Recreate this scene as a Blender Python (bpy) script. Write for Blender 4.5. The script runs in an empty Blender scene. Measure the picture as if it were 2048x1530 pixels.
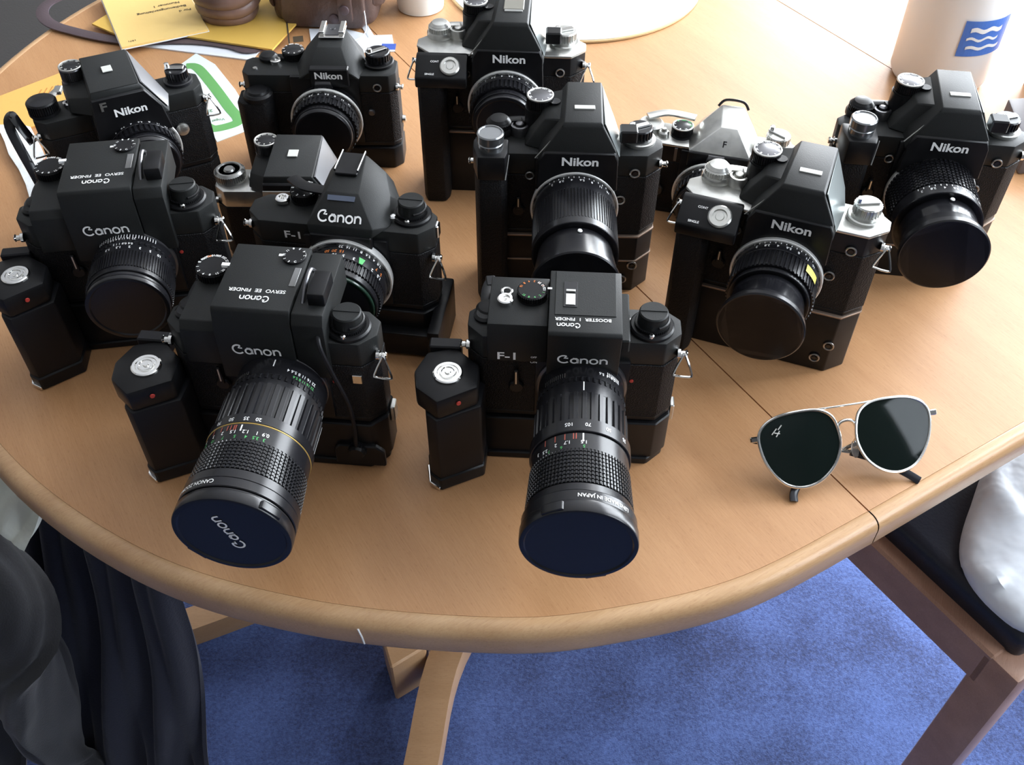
import bpy, bmesh, math, random
from mathutils import Vector, Matrix
random.seed(7)
PI = math.pi; R = math.radians
S = 0.001                      # all shapes are drawn in millimetres
TZ = 740.0                     # table top above the floor
sc = bpy.context.scene
COL = sc.collection
# ------------------------------------------------------------ camera
PITCH, ROLL, FPX, CH = R(46.97), R(0.28), 1992.9, 598.2
s_, c_ = math.sin(PITCH), math.cos(PITCH); sr, cr = math.sin(ROLL), math.cos(ROLL)
right = Vector((cr, sr*s_, sr*c_)); up = Vector((-sr, cr*s_, cr*c_)); fw = Vector((0, c_, -s_))
cd = bpy.data.cameras.new('camera'); cam = bpy.data.objects.new('camera', cd); COL.objects.link(cam)
M = Matrix((right, up, -fw)).transposed().to_4x4(); M.translation = Vector((0, 0, (CH+TZ)*S)); cam.matrix_world = M
cd.sensor_width = 36; cd.lens = FPX/2048*36; cd.clip_start = 0.02; cd.clip_end = 60
sc.camera = cam
# ------------------------------------------------------------ exposure, world, window light
sc.view_settings.view_transform = 'Standard'; sc.view_settings.look = 'None'
sc.view_settings.gamma = 1; sc.view_settings.use_curve_mapping = False
sc.view_settings.exposure = 0.0
w = bpy.data.worlds.new('sky'); sc.world = w; w.use_nodes = True
bg = w.node_tree.nodes['Background']; bg.inputs[0].default_value = (0.55, 0.75, 1.0, 1); bg.inputs[1].default_value = 1.0
def area(name, loc, rot, sx, sy, power, col=(1, 1, 1)):
    l = bpy.data.lights.new(name, 'AREA'); l.shape = 'RECTANGLE'; l.size = sx; l.size_y = sy; l.energy = power; l.color = col
    o = bpy.data.objects.new(name, l); COL.objects.link(o); o.location = loc; o.rotation_euler = rot; return o
# daylight through the back and side windows; the front-side one is added fill
area('daylight_back_window', (1.18, 3.46, 1.49), (R(-90), 0, 0), 0.54, 1.48, 66, (0.96, 0.98, 1.0))
area('daylight_side_window', (1.56, 1.975, 1.17), (R(90), 0, R(90)), 2.5, 2.1, 310, (0.90, 0.95, 1.0))
area('fill_front_side', (1.56, 0.025, 1.615), (R(90), 0, R(90)), 0.9, 1.2, 26, (0.86, 0.93, 1.0))

# ------------------------------------------------------------ materials
MATS = {}
def mat(name, col, rough=0.5, metal=0.0, coat=0.0, bump=None, trans=0.0, ior=1.45, spec=0.5, var=None, alpha=1.0, sheen=0.0):
    if name in MATS: return MATS[name]
    m = bpy.data.materials.new(name); m.use_nodes = True; nt = m.node_tree
    b = nt.nodes['Principled BSDF']
    b.inputs['Base Color'].default_value = (*col, 1); b.inputs['Roughness'].default_value = rough
    b.inputs['Metallic'].default_value = metal; b.inputs['Coat Weight'].default_value = coat
    b.inputs['Coat Roughness'].default_value = 0.15
    b.inputs['Transmission Weight'].default_value = trans; b.inputs['IOR'].default_value = ior
    b.inputs['Specular IOR Level'].default_value = spec; b.inputs['Alpha'].default_value = alpha
    b.inputs['Sheen Weight'].default_value = sheen
    tc = nt.nodes.new('ShaderNodeTexCoord')
    if bump:
        kind, scale, strength, dist = bump
        t = nt.nodes.new('ShaderNodeTexVoronoi' if kind == 'v' else 'ShaderNodeTexNoise')
        t.inputs['Scale'].default_value = scale
        nt.links.new(tc.outputs['Object'], t.inputs['Vector'])
        bp = nt.nodes.new('ShaderNodeBump'); bp.inputs['Strength'].default_value = strength; bp.inputs['Distance'].default_value = dist
        nt.links.new(t.outputs[0], bp.inputs['Height']); nt.links.new(bp.outputs[0], b.inputs['Normal'])
    if var:
        scale, c2, lo, hi = var
        t = nt.nodes.new('ShaderNodeTexNoise'); t.inputs['Scale'].default_value = scale; t.inputs['Detail'].default_value = 5
        nt.links.new(tc.outputs['Object'], t.inputs['Vector'])
        r = nt.nodes.new('ShaderNodeValToRGB'); r.color_ramp.elements[0].position = lo; r.color_ramp.elements[1].position = hi
        r.color_ramp.elements[0].color = (*col, 1); r.color_ramp.elements[1].color = (*c2, 1)
        nt.links.new(t.outputs[0], r.inputs[0]); nt.links.new(r.outputs[0], b.inputs['Base Color'])
    MATS[name] = m; return m
PAINT = mat('black_paint', (0.006, 0.006, 0.007), 0.36, spec=.32, bump=('n', 900, 0.08, 0.0003), var=(60, (0.010, 0.010, 0.011), .4, .7))
TOPBLK = mat('black_satin_paint', (0.012, 0.013, 0.013), 0.5, spec=.35, bump=('n', 1500, 0.25, 0.0004))
GLOSS = mat('glossy_black', (0.008, 0.008, 0.010), 0.16)
BARREL = mat('black_anodised', (0.010, 0.010, 0.012), 0.26)
LEATHER = mat('black_leatherette', (0.005, 0.005, 0.006), 0.55, spec=.3, bump=('v', 900, 0.7, 0.0006))
RUBBER = mat('black_rubber', (0.007, 0.007, 0.009), 0.5, spec=.35)
CAPM = mat('cap_plastic', (0.006, 0.006, 0.009), 0.34, spec=.4, bump=('n', 1200, 0.15, 0.0003))
CHROME = mat('satin_chrome', (0.66, 0.66, 0.63), 0.30, 0.9, bump=('n', 1800, 0.06, 0.0002), var=(90, (0.50, 0.50, 0.48), .45, .75))
BRIGHT = mat('bright_chrome', (0.85, 0.85, 0.83), 0.10, 1.0)
DKMETAL = mat('dark_metal', (0.16, 0.16, 0.17), 0.30, 0.9)
WHITE = mat('white_print', (0.95, 0.95, 0.94), 0.5)
RINGM = mat('satin_silver_ring', (0.80, 0.80, 0.78), 0.42, 0.55)
CREAMW = mat('meter_window', (0.62, 0.62, 0.58), 0.35)
GREYW = mat('grey_window', (0.16, 0.16, 0.16), 0.3)
ORANGE = mat('orange_print', (0.75, 0.22, 0.05), 0.5)
GREEN = mat('green_print', (0.10, 0.45, 0.14), 0.5)
RED = mat('red_mark', (0.50, 0.05, 0.04), 0.4)
REDP = mat('red_print', (0.45, 0.10, 0.07), 0.5)
GOLD = mat('gold_ring', (0.55, 0.36, 0.10), 0.4, 0.6)
BRASS = mat('worn_trim', (0.30, 0.22, 0.17), 0.4, 0.5)
GLASS = mat('dark_lens_glass', (0.006, 0.007, 0.012), 0.05, coat=0.6)
GREENG = mat('green_coated_ring', (0.012, 0.03, 0.02), 0.2)

# ------------------------------------------------------------ mesh helpers
def self_ax(axis): return Vector({'z': (0, 0, 1), '-y': (0, 1, 0), 'x': (1, 0, 0)}[axis])
class MB:
    def __init__(s): s.bm = bmesh.new()
    def _bev(s, geom_faces, off, seg=1):
        if off <= 0: return
        fs = set(geom_faces)
        es = {e for f in geom_faces for e in f.edges if len(e.link_faces) == 2 and e.calc_face_angle(0) > 0.35}
        if es: bmesh.ops.bevel(s.bm, geom=list(es), offset=off, segments=seg, affect='EDGES', profile=0.5)
    def prism(s, pts, z0, z1, bev=0, seg=1, axis='z', inset=0):
        """extrude a polygon; axis x: pts are (y,z); axis y: pts are (x,z)"""
        def mk(p, h):
            if axis == 'z': return (p[0], p[1], h)
            if axis == 'x': return (h, p[0], p[1])
            return (p[0], h, p[1])
        n = len(pts)
        a = [s.bm.verts.new(mk(p, z0)) for p in pts]; b = [s.bm.verts.new(mk(p, z1)) for p in pts]
        fs = [s.bm.faces.new(a[::-1]), s.bm.faces.new(b)]
        for i in range(n): fs.append(s.bm.faces.new((a[i], a[(i+1) % n], b[(i+1) % n], b[i])))
        bmesh.ops.recalc_face_normals(s.bm, faces=fs)
        s._bev(fs, bev, seg); return s
    def box(s, x0, x1, y0, y1, z0, z1, bev=0, seg=1):
        return s.prism([(x0, y0), (x1, y0), (x1, y1), (x0, y1)], z0, z1, bev, seg)
    def hull(s, pts, bev=0, seg=1):
        vs = [s.bm.verts.new(p) for p in pts]
        r = bmesh.ops.convex_hull(s.bm, input=vs)
        junk = [v for v in r['geom_interior'] if isinstance(v, bmesh.types.BMVert)] + [v for v in r['geom_unused'] if isinstance(v, bmesh.types.BMVert)]
        if junk: bmesh.ops.delete(s.bm, geom=list(set(junk)), context='VERTS')
        fs = [g for g in r['geom'] if isinstance(g, bmesh.types.BMFace) and g.is_valid]
        es = list({e for f in fs for e in f.edges})
        d = bmesh.ops.dissolve_limit(s.bm, angle_limit=0.03, verts=list({v for f in fs for v in f.verts}), edges=es)
        fs = [f for f in d['region'] if isinstance(f, bmesh.types.BMFace) and f.is_valid] or [f for f in fs if f.is_valid]
        fs = list({f for v in vs if v.is_valid for f in v.link_faces})
        s._bev(fs, bev, seg); return s
    def lathe(s, prof, n=48, axis='z', o=(0, 0, 0), ripple=None):
        """prof: (distance along axis, radius); axis '-y' points to the viewer"""
        rings = []
        for d, r in prof:
            ring = []
            if r <= 1e-6:
                ring = [s.bm.verts.new(s._ax(0, 0, d, axis, o))]
            else:
                for i in range(n):
                    a = 2*PI*i/n
                    ring.append(s.bm.verts.new(s._ax(r*math.cos(a), r*math.sin(a), d, axis, o)))
            rings.append(ring)
        for A, B in zip(rings, rings[1:]):
            if len(A) == 1 and len(B) == 1: continue
            if len(B) == 1 and abs((A[0].co-B[0].co).dot(self_ax(axis))) < 1e-5:
                s.bm.faces.new(A); s.bm.verts.remove(B[0]); B.clear(); break
            for i in range(n):
                j = (i+1) % n
                if len(A) == 1: s.bm.faces.new((A[0], B[j], B[i]))
                elif len(B) == 1: s.bm.faces.new((A[i], A[j], B[0]))
                else: s.bm.faces.new((A[i], A[j], B[j], B[i]))
        for ring, flip in ((rings[0], True), (rings[-1], False)):
            if len(ring) > 2:
                s.bm.faces.new(ring[::-1] if flip else ring)
        return s
    @staticmethod
    def _ax(a, b, d, axis, o):
        if axis == 'z': return (o[0]+a, o[1]+b, o[2]+d)
        if axis == '-y': return (o[0]+a, o[1]-d, o[2]+b)
        if axis == 'x': return (o[0]+d, o[1]+a, o[2]+b)
    def gear(s, d0, d1, r, depth, n, axis='z', o=(0, 0, 0), duty=0.5):
        """a ring of n straight ribs"""
        cs = []
        for i in range(n):
            for f, rr in ((0, r-depth), (0.12, r), (duty, r), (duty+0.12, r-depth)):
                a = 2*PI*(i+f)/n; cs.append((rr*math.cos(a), rr*math.sin(a)))
        A = [s.bm.verts.new(s._ax(x, y, d0, axis, o)) for x, y in cs]
        B = [s.bm.verts.new(s._ax(x, y, d1, axis, o)) for x, y in cs]
        k = len(cs)
        for i in range(k): s.bm.faces.new((A[i], A[(i+1) % k], B[(i+1) % k], B[i]))
        s.bm.faces.new(A[::-1]); s.bm.faces.new(B); return s
    def tube(s, pts, r, n=8, closed=False, flat=None):
        """round tube, or a flat strap when flat=(half width, half thickness)"""
        P = [Vector(p) for p in pts]; k = len(P); rings = []
        prevn = None
        for i in range(k):
            if closed: t = P[(i+1) % k]-P[i-1]
            else: t = P[min(i+1, k-1)]-P[max(i-1, 0)]
            t.normalize()
            ref = Vector((0, 0, 1)) if abs(t.z) < 0.95 else Vector((0, 1, 0))
            if prevn is not None and flat is None:
                nrm = prevn-t*prevn.dot(t)
                nrm = nrm.normalized() if nrm.length > 1e-4 else ref.cross(t).normalized()
            else: nrm = ref.cross(t).normalized()
            prevn = nrm; bn = t.cross(nrm)
            ring = []
            for j in range(n):
                a = 2*PI*(j+0.5)/n
                if flat: v = nrm*(flat[0]*max(-1, min(1, 1.35*math.cos(a))))+bn*(flat[1]*max(-1, min(1, 1.35*math.sin(a))))
                else: v = (nrm*math.cos(a)+bn*math.sin(a))*r
                ring.append(s.bm.verts.new(P[i]+v))
            rings.append(ring)
        m = k if closed else k-1
        for i in range(m):
            A, B = rings[i], rings[(i+1) % k]
            for j in range(n): s.bm.faces.new((A[j], A[(j+1) % n], B[(j+1) % n], B[j]))
        if not closed: s.bm.faces.new(rings[0][::-1]); s.bm.faces.new(rings[-1])
        return s
    def quad(s, *p):
        s.bm.faces.new([s.bm.verts.new(q) for q in p]); return s
    def xf(s, m):
        bmesh.ops.transform(s.bm, matrix=m, verts=s.bm.verts); return s
    def build(s, name, m, parent=None, loc=(0, 0, 0), sharp=0.55, smooth=True, fixn=True):
        if fixn: bmesh.ops.recalc_face_normals(s.bm, faces=s.bm.faces)
        bmesh.ops.scale(s.bm, vec=(S, S, S), verts=s.bm.verts)
        me = bpy.data.meshes.new(name); s.bm.to_mesh(me); s.bm.free()
        if smooth: me.shade_smooth(); me.set_sharp_from_angle(angle=sharp)
        me.materials.append(m)
        o = bpy.data.objects.new(name, me); COL.objects.link(o)
        if parent: o.parent = parent
        o.location = Vector(loc)*S
        return o
def empty(name, x, y, z, yaw, label, cat, group=None):
    o = bpy.data.objects.new(name, None); COL.objects.link(o); o.empty_display_size = 0.02
    o.location = (x*S, y*S, (z+TZ)*S); o.rotation_euler = (0, 0, R(yaw))
    return tag(o, label, cat, group)
def tag(o, label=None, cat=None, group=None, kind=None):
    if label: o['label'] = label
    if cat: o['category'] = cat
    if group: o['group'] = group
    if kind: o['kind'] = kind
    return o
def catmull(P, per=8, closed=False):
    P = [Vector(p) for p in P]; out = []; n = len(P)
    rng = range(n if closed else n-1)
    for i in rng:
        if closed: a, b, c, d = P[i-1], P[i], P[(i+1) % n], P[(i+2) % n]
        else: a, b, c, d = P[max(i-1, 0)], P[i], P[i+1], P[min(i+2, n-1)]
        for k in range(per):
            t = k/per
            out.append(0.5*((2*b)+(c-a)*t+(2*a-5*b+4*c-d)*t*t+(3*b-a-3*c+d)*t**3))
    if not closed: out.append(P[-1])
    return out
# ------------------------------------------------------------ lettering
TXT = {}
def glyphs(string, bold=0.0, shear=0.0):
    key = (string, bold, shear)
    if key not in TXT:
        c = bpy.data.curves.new('lettering', 'FONT'); c.body = string; c.size = 1.0; c.align_x = 'CENTER'
        c.offset = bold; c.resolution_u = 3; c.shear = shear
        o = bpy.data.objects.new('lettering', c); COL.objects.link(o)
        bpy.context.view_layer.update()
        me = bpy.data.meshes.new_from_object(o.evaluated_get(bpy.context.evaluated_depsgraph_get()))
        vs = [(v.co.x, v.co.y) for v in me.vertices]; fs = [tuple(p.vertices) for p in me.polygons]
        bpy.data.objects.remove(o); bpy.data.curves.remove(c); bpy.data.meshes.remove(me)
        ys = [v[1] for v in vs] or [0]; my = (min(ys)+max(ys))/2 if len(string) < 3 else 0.36
        TXT[key] = ([(x, y-my) for x, y in vs], fs)
    return TXT[key]
def canon_word():
    """round stroke lettering: C with a barb, then a n o n"""
    if 'CW' in TXT: return TXT['CW']
    strokes = []
    def arc(cx, cy, rx, ry, a0, a1, n=18): return [(cx+rx*math.cos(R(a0+(a1-a0)*i/n)), cy+ry*math.sin(R(a0+(a1-a0)*i/n))) for i in range(n+1)]
    strokes.append(arc(0.46, 0.46, 0.44, 0.44, 62, 318, 26)); strokes.append([(0.67, 0.85), (0.50, 0.60), (0.80, 0.60)])
    strokes.append(arc(1.28, 0.29, 0.26, 0.26, 0, 360, 20)); strokes.append([(1.16, 0.60), (1.44, 0.60), (1.56, 0.48), (1.56, 0.02)])
    def nn(x): return [[(x, 0.02), (x, 0.62)], [(x, 0.44)]+arc(x+0.25, 0.33, 0.25, 0.26, 150, 0, 12)+[(x+0.50, 0.02)]]
    strokes += nn(1.80); strokes.append(arc(2.80, 0.31, 0.29, 0.29, 0, 360, 22)); strokes += nn(3.32)
    vs, fs = [], []; hw = 0.075
    for st in strokes:
        n = len(st); base = len(vs); st = [Vector((p[0]-1.91, p[1]-0.40)) for p in st]
        for i, p in enumerate(st):
            t = (st[min(i+1, n-1)]-st[max(i-1, 0)]).normalized(); nr = Vector((-t.y, t.x))
            vs += [tuple(p+nr*hw), tuple(p-nr*hw)]
        for i in range(n-1): a = base+2*i; fs.append((a, a+1, a+3, a+2))
    TXT['CW'] = (vs, fs); return TXT['CW']
def flat_text(parts, parent, m, name='lettering'):
    """parts: (glyph data, size, stretch, origin, xdir, ydir) all joined in one print layer"""
    mb = MB()
    for g, size, st, o, X, Y in parts:
        o, X, Y = Vector(o), Vector(X).normalized(), Vector(Y).normalized()
        nrm = X.cross(Y)*0.18
        V = [mb.bm.verts.new(o+nrm+X*(x*size*st)+Y*(y*size)) for x, y in g[0]]
        for f in g[1]:
            try: mb.bm.faces.new([V[i] for i in f])
            except ValueError: pass
    return mb.build(name, m, parent, smooth=False, fixn=False)
def ring_text(items, parent, m, name='lettering'):
    """items: (string, size, radius, d, angle) on a barrel pointing to -y, reading from behind; angle 0 is the top, + to the right"""
    mb = MB()
    for st, size, r, d, ang in items:
        vs, fs = glyphs(st, 0.01); rr = r+0.2; size *= 1.15
        V = []
        for x, y in vs:
            a = R(ang)-(x*size)/rr
            V.append(mb.bm.verts.new((rr*math.sin(a), -(d+y*size), rr*math.cos(a))))
        for f in fs:
            try: mb.bm.faces.new([V[i] for i in f])
            except ValueError: pass
    return mb.build(name, m, parent, smooth=False, fixn=False)
def dial_text(items, z, parent, m, c=(0, 0), name='dial_marks'):
    """items: (string, size, radius, angle) laid flat, outward-facing top"""
    mb = MB()
    for st, size, r, ang in items:
        vs, fs = glyphs(st, 0.015); a = R(ang); rad = Vector((math.cos(a), math.sin(a), 0)); tan = Vector((-math.sin(a), math.cos(a), 0))
        V = [mb.bm.verts.new(Vector((c[0], c[1], z+0.2))+rad*(r-y*size)+tan*(x*size)) for x, y in vs]
        for f in fs:
            try: mb.bm.faces.new([V[i] for i in f])
            except ValueError: pass
    return mb.build(name, m, parent, smooth=False, fixn=False)

# ------------------------------------------------------------ camera body pieces (x right, -y towards viewer, z up)
def profile(W, f=18, b=16, ch=11):
    h = W/2
    return [(-h, -f+ch), (-h+ch, -f), (h-ch, -f), (h, -f+ch), (h, b-ch+2), (h-ch+1, b), (-h+ch-1, b), (-h, b-ch+2)]
def strap_lug(root, x, y, z, side, ring=True):
    o = MB().lathe([(0, 3.6), (2.2, 3.6), (3.2, 2.2), (5.4, 2.2), (6.4, 3.0), (7.2, 2.2)], 14, 'x').xf(Matrix.Rotation(R(0 if side > 0 else 180), 4, 'Z')).build('strap_lug', BRIGHT, root, (x, y, z))
    if ring:
        pts = [(side*5, -2, 1), (side*7, -4, -2), (side*11, -8, -12), (side*9.5, -8.5, -14.5), (side*0, -8, -14), (side*-1.5, -7.5, -12), (side*3, -3, -2)]
        MB().tube(catmull(pts, 2, True), 0.9, 6, True).build('split_ring', BRIGHT, o)
    return o
def knob(root, name, x, y, z, h, r, m=PAINT, n=26, topm=None, rim=None, dish=False):
    o = MB().lathe([(0, r*1.02), (h*0.22, r*1.02), (h*0.24, r*0.86), (h*0.3, r*0.86)], 32).gear(h*0.28, h*0.9, r, r*0.07, n).lathe([(h*0.88, r*0.97), (h, r*0.9), (h, r*0.2 if dish else 0.0)] if not dish else [(h*0.88, r*0.97), (h, r*0.93), (h, r*0.78), (h-0.8, r*0.72), (h-0.8, 0)], 32).build(name, m, root, (x, y, z))
    if topm: MB().lathe([(h+0.02, 0.0), (h+0.02, r*0.86), (h+0.35, r*0.8), (h+0.35, 0)], 32).build('dial_plate', topm, o)
    if rim: MB().tube([(r*0.92*math.cos(2*PI*i/32), r*0.92*math.sin(2*PI*i/32), h) for i in range(32)], 0.9, 6, True).build('rim', rim, o)
    return o
def rewind(root, x, y, z, m, crank, base=None, r=10.5, folded=-25):
    b = MB().lathe([(0, r+3), (2.5, r+3), (3.2, r+2), (3.2, 0)], 36).build('rewind_knob', base or m, root, (x, y, z))
    MB().lathe([(3, r*.92), (5, r*.92)], 32).gear(5, 12, r, 0.9, 24).lathe([(12, r*.97), (13, r*.9), (13, 0)], 32).build('crank_hub', m, b)
    c = MB().box(-r*.95, r*.75, -2.6, 2.6, 13.1, 14.6, 0.4).lathe([(14, 2.4), (18, 2.2), (18.6, 0)], 14, 'z', (-r*.72, 0, 0)).xf(Matrix.Rotation(R(folded), 4, 'Z')).build('rewind_crank', crank, b)
    return b
def canon_rewind(root, x, y, z):
    b = MB().lathe([(0, 15.5), (2.2, 15.5), (3.4, 14.3), (3.4, 0)], 40).gear(3.2, 5.5, 12.2, 0.5, 50).build('rewind_knob', PAINT, root, (x, y, z))
    MB().lathe([(5, 10.4), (14.5, 10), (15.4, 9.2), (15.4, 0)], 36).box(-9, 9, -0.35, 0.35, 15.2, 15.9).build('crank_hub', TOPBLK, b)
    MB().tube([(10.8*math.cos(R(a)), 10.8*math.sin(R(a)), 8.5) for a in range(-70, 60, 10)], 1.1, 6).build('rewind_crank', PAINT, b)
    MB().lathe([(0, 1.9), (1.8, 1.9), (2.6, 1.2), (2.6, 0)], 12, 'z', (-1, -13, 3.2)).build('crank_pin', BRIGHT, b)
    return b
def lever_button(root, x, y, z, m=BRIGHT):
    return MB().lathe([(0, 5.6), (3, 5.6), (3.6, 4.8), (3.6, 3.2), (2.4, 3.0), (2.4, 1.2), (3.6, 1.0), (3.8, 0)], 24).build('shutter_button', m, root, (x, y, z))
def wind_lever(root, x, y, z, m, mt=None, L=34, ang=160):
    pts = [(0, 0, 0), (L*.35, 1, 0), (L*.75, -1, 0), (L, -4, 0)]
    mb = MB().lathe([(0, 9), (2.4, 9), (4.6, 7), (5.4, 4), (5.4, 0)], 28).tube(catmull(pts, 4), 0, 8, flat=(3.6, 1.6))
    mb.box(L-6, L+5, -8, -1, -2, 2.2, 0.8)
    mb.xf(Matrix.Rotation(R(ang), 4, 'Z')); return mb.build('wind_lever', m, root, (x, y, z))
def front_ring(root, name, x, z, r=4.2, m=DKMETAL, y=-18, hole=True):
    if not hole: return MB().lathe([(0, r), (2.2, r), (3, r*.7), (3, 0)], 22, '-y').build(name, m, root, (x, y, z))
    o = MB().tube([(r*.82*math.cos(2*PI*i/24), -1.2, r*.82*math.sin(2*PI*i/24)) for i in range(24)], .75, 6, True).build(name, mat('ring_metal', (.42, .41, .40), .3, .9), root, (x, y, z))
    MB().lathe([(0, r*.8), (.9, r*.8), (.9, r*.45), (1.6, r*.4), (1.6, 0)], 20, '-y').build('socket_core', BARREL, o)
    return o
def timer_lever(root, x, z, m=PAINT, y=-18, L=15):
    o = MB().lathe([(0, 5.5), (2.5, 5.5), (3.5, 4.5), (3.5, 0)], 20, '-y').prism([(-2.2, 2), (2.2, 2), (1.5, L), (-1.5, L)], -4.6, -2.2, 0.5, axis='y').build('timer_lever', m, root, (x, y, z))
    MB().box(-0.45, 0.45, -4.9, -4.6, 5, L-1).build('lever_line', CHROME, o)
    return o
def plug(root, x, y, z, r=6, m=PAINT):
    return MB().gear(0, 5, r, .5, 20, '-y').lathe([(5, r*.9), (7, r*.75), (7, 0)], 20, '-y').build('cable_plug', m, root, (x, y, z))

# ------------------------------------------------------------ lens
def lens(root, x, z, sections, y=-20, name='lens'):
    """sections: list of dict(kind, d0, d1, r, m, ...) ; first makes the barrel (the part), others are sub-parts"""
    core = [(0, sections[0]['r']-1.5)]
    for q in sections:
        if q['k'] in ('cap', 'glass'): continue
        core += [(q['d0'], q['r']-1.2 if q['k'] in ('rib', 'grid') else q['r']-1.6), (q['d1'], (q.get('r2') or q['r'])-1.6)]
    core = sorted(core, key=lambda t: t[0]); core.append((core[-1][0], 0.0))
    L = MB().lathe(core, 56, '-y').build(name, BARREL, root, (x, y, z))
    for q in sections:
        k, d0, d1, r, m = q['k'], q['d0'], q['d1'], q['r'], q.get('m', BARREL); r2 = q.get('r2') or r
        if k == 'ring':
            MB().lathe([(d0, r-2), (d0, r-.5), (d0+.5, r), (d1-.5, r2), (d1, r2-.5), (d1, r2-2.2)], 72, '-y').build(q.get('n', 'barrel_ring'), m, L)
        elif k == 'rib':
            MB().gear(d0, d1, r, q.get('dep', 1.1), q.get('cnt', 60), '-y', duty=q.get('duty', .5)).build(q.get('n', 'focus_ring'), m, L, sharp=0.3)
        elif k == 'grid':
            mb = MB(); rows = q.get('rows', 9); st = (d1-d0)/rows
            for i in range(rows):
                f = (i+.5)/rows; rr = r+(r2-r)*f
                mb.gear(d0+st*i, d0+st*(i+.66), rr, .9, q.get('cnt', 80), '-y', duty=.6)
            mb.build(q.get('n', 'focus_ring'), m, L, sharp=0.3)
        elif k == 'cap':
            c = MB().lathe([(d0, r-1.2), (d0, r-.3), (d0+.6, r), (d1-1.2, r), (d1-.3, r-.5), (d1, r-1.4), (d1, r-3.2), (d1-.9, r-4.2), (d1-.9, 0)], 72, '-y').build('lens_cap', m, L)
            if q.get('tabs'):
                for a in q['tabs']:
                    t = MB().prism([(-8, 0), (8, 0), (7, 1.8), (-7, 1.8)], -(d1-1), -(d0+1.5), .4, axis='y')
                    t.xf(Matrix.Rotation(R(a), 4, 'Y') @ Matrix.Translation((0, 0, r-.6))).build('cap_tab', m, c)
            q['obj'] = c
        elif k == 'slip':     # plain slip-on cap
            MB().lathe([(d0, r-1.2), (d0, r), (d1-1, r2), (d1, r2-1), (d1, 0)], 72, '-y').build('lens_cap', m, L)
        elif k == 'glass':
            MB().lathe([(d0, r), (d0+.8, r*.8), (d0+1.6, r*.5), (d0+2, 0)], 48, '-y').build('front_glass', m, L)
    return L
def aperture_nums(L, r, d, nums, a0, step, size=2.4, m=WHITE):
    return ring_text([(s, size, r, d, a0+i*step) for i, s in enumerate(nums)], L, m)
def tick_marks(L, r, d0, d1, angs, m=WHITE, w=.35, name='scale_marks'):
    mb = MB()
    for a in angs:
        for da in (0,):
            a1 = R(a)-w/r; a2 = R(a)+w/r; rr = r+.22
            mb.quad((rr*math.sin(a1), -d0, rr*math.cos(a1)), (rr*math.sin(a1), -d1, rr*math.cos(a1)), (rr*math.sin(a2), -d1, rr*math.cos(a2)), (rr*math.sin(a2), -d0, rr*math.cos(a2)))
    return mb.build(name, m, L, smooth=False)
XU, YU = (-1, 0, 0), (0, -1, 0)       # writing that reads from behind the camera


# ------------------------------------------------------------ wood and carpet
def wood(name, c1, c2, ang, rough=.36, coat=.0, scale=1.0):
    m = bpy.data.materials.new(name); m.use_nodes = True; nt = m.node_tree; b = nt.nodes['Principled BSDF']
    tc = nt.nodes.new('ShaderNodeTexCoord'); mp = nt.nodes.new('ShaderNodeMapping'); mp.inputs['Rotation'].default_value = (0, 0, ang)
    nt.links.new(tc.outputs['Object'], mp.inputs[0])
    def noise(sx, sy, det, rg=.6):
        s = nt.nodes.new('ShaderNodeMapping'); s.inputs['Scale'].default_value = (sx*scale, sy*scale, sy*scale)
        nt.links.new(mp.outputs[0], s.inputs[0]); t = nt.nodes.new('ShaderNodeTexNoise'); t.inputs['Detail'].default_value = det; t.inputs['Roughness'].default_value = rg; t.inputs['Scale'].default_value = 1
        nt.links.new(s.outputs[0], t.inputs['Vector']); return t
    a = noise(3, 26, 4); f = noise(40, 900, 3, .7); g = noise(170, 900, 2)
    r = nt.nodes.new('ShaderNodeValToRGB'); r.color_ramp.elements[0].color = (*c1, 1); r.color_ramp.elements[1].color = (*c2, 1)
    r.color_ramp.elements[0].position = .36; r.color_ramp.elements[1].position = .64
    mx = nt.nodes.new('ShaderNodeMath'); mx.operation = 'MULTIPLY_ADD'; mx.inputs[1].default_value = .45
    nt.links.new(f.outputs[0], mx.inputs[0])
    m2 = nt.nodes.new('ShaderNodeMath'); m2.operation = 'MULTIPLY'; m2.inputs[1].default_value = .55; nt.links.new(a.outputs[0], m2.inputs[0]); nt.links.new(m2.outputs[0], mx.inputs[2])
    nt.links.new(mx.outputs[0], r.inputs[0])
    # short dark flecks
    r2 = nt.nodes.new('ShaderNodeValToRGB'); r2.color_ramp.elements[0].position = .30; r2.color_ramp.elements[1].position = .42
    r2.color_ramp.elements[0].color = (.88, .84, .81, 1); r2.color_ramp.elements[1].color = (1, 1, 1, 1); nt.links.new(g.outputs[0], r2.inputs[0])
    mm = nt.nodes.new('ShaderNodeMixRGB'); mm.blend_type = 'MULTIPLY'; mm.inputs[0].default_value = 1
    nt.links.new(r.outputs[0], mm.inputs[1]); nt.links.new(r2.outputs[0], mm.inputs[2]); nt.links.new(mm.outputs[0], b.inputs['Base Color'])
    b.inputs['Roughness'].default_value = rough; b.inputs['Coat Weight'].default_value = coat; b.inputs['Coat Roughness'].default_value = .25
    bp = nt.nodes.new('ShaderNodeBump'); bp.inputs['Strength'].default_value = .08; bp.inputs['Distance'].default_value = .0004
    nt.links.new(f.outputs[0], bp.inputs['Height']); nt.links.new(bp.outputs[0], b.inputs['Normal'])
    return m
UX, UY = 0.8545, 0.5195            # long axis of the table; the seams run across it
SA = math.atan2(UX, -UY)           # direction of seams and grain
def st(s, t): return (269+UX*s-UY*t, 420+UY*s+UX*t)
WOOD = wood('beech_veneer', (.43, .215, .092), (.53, .285, .132), -SA, .46)
WOODE = wood('beech_lipping', (.47, .27, .135), (.60, .38, .205), -SA-PI/2, .30)
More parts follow.
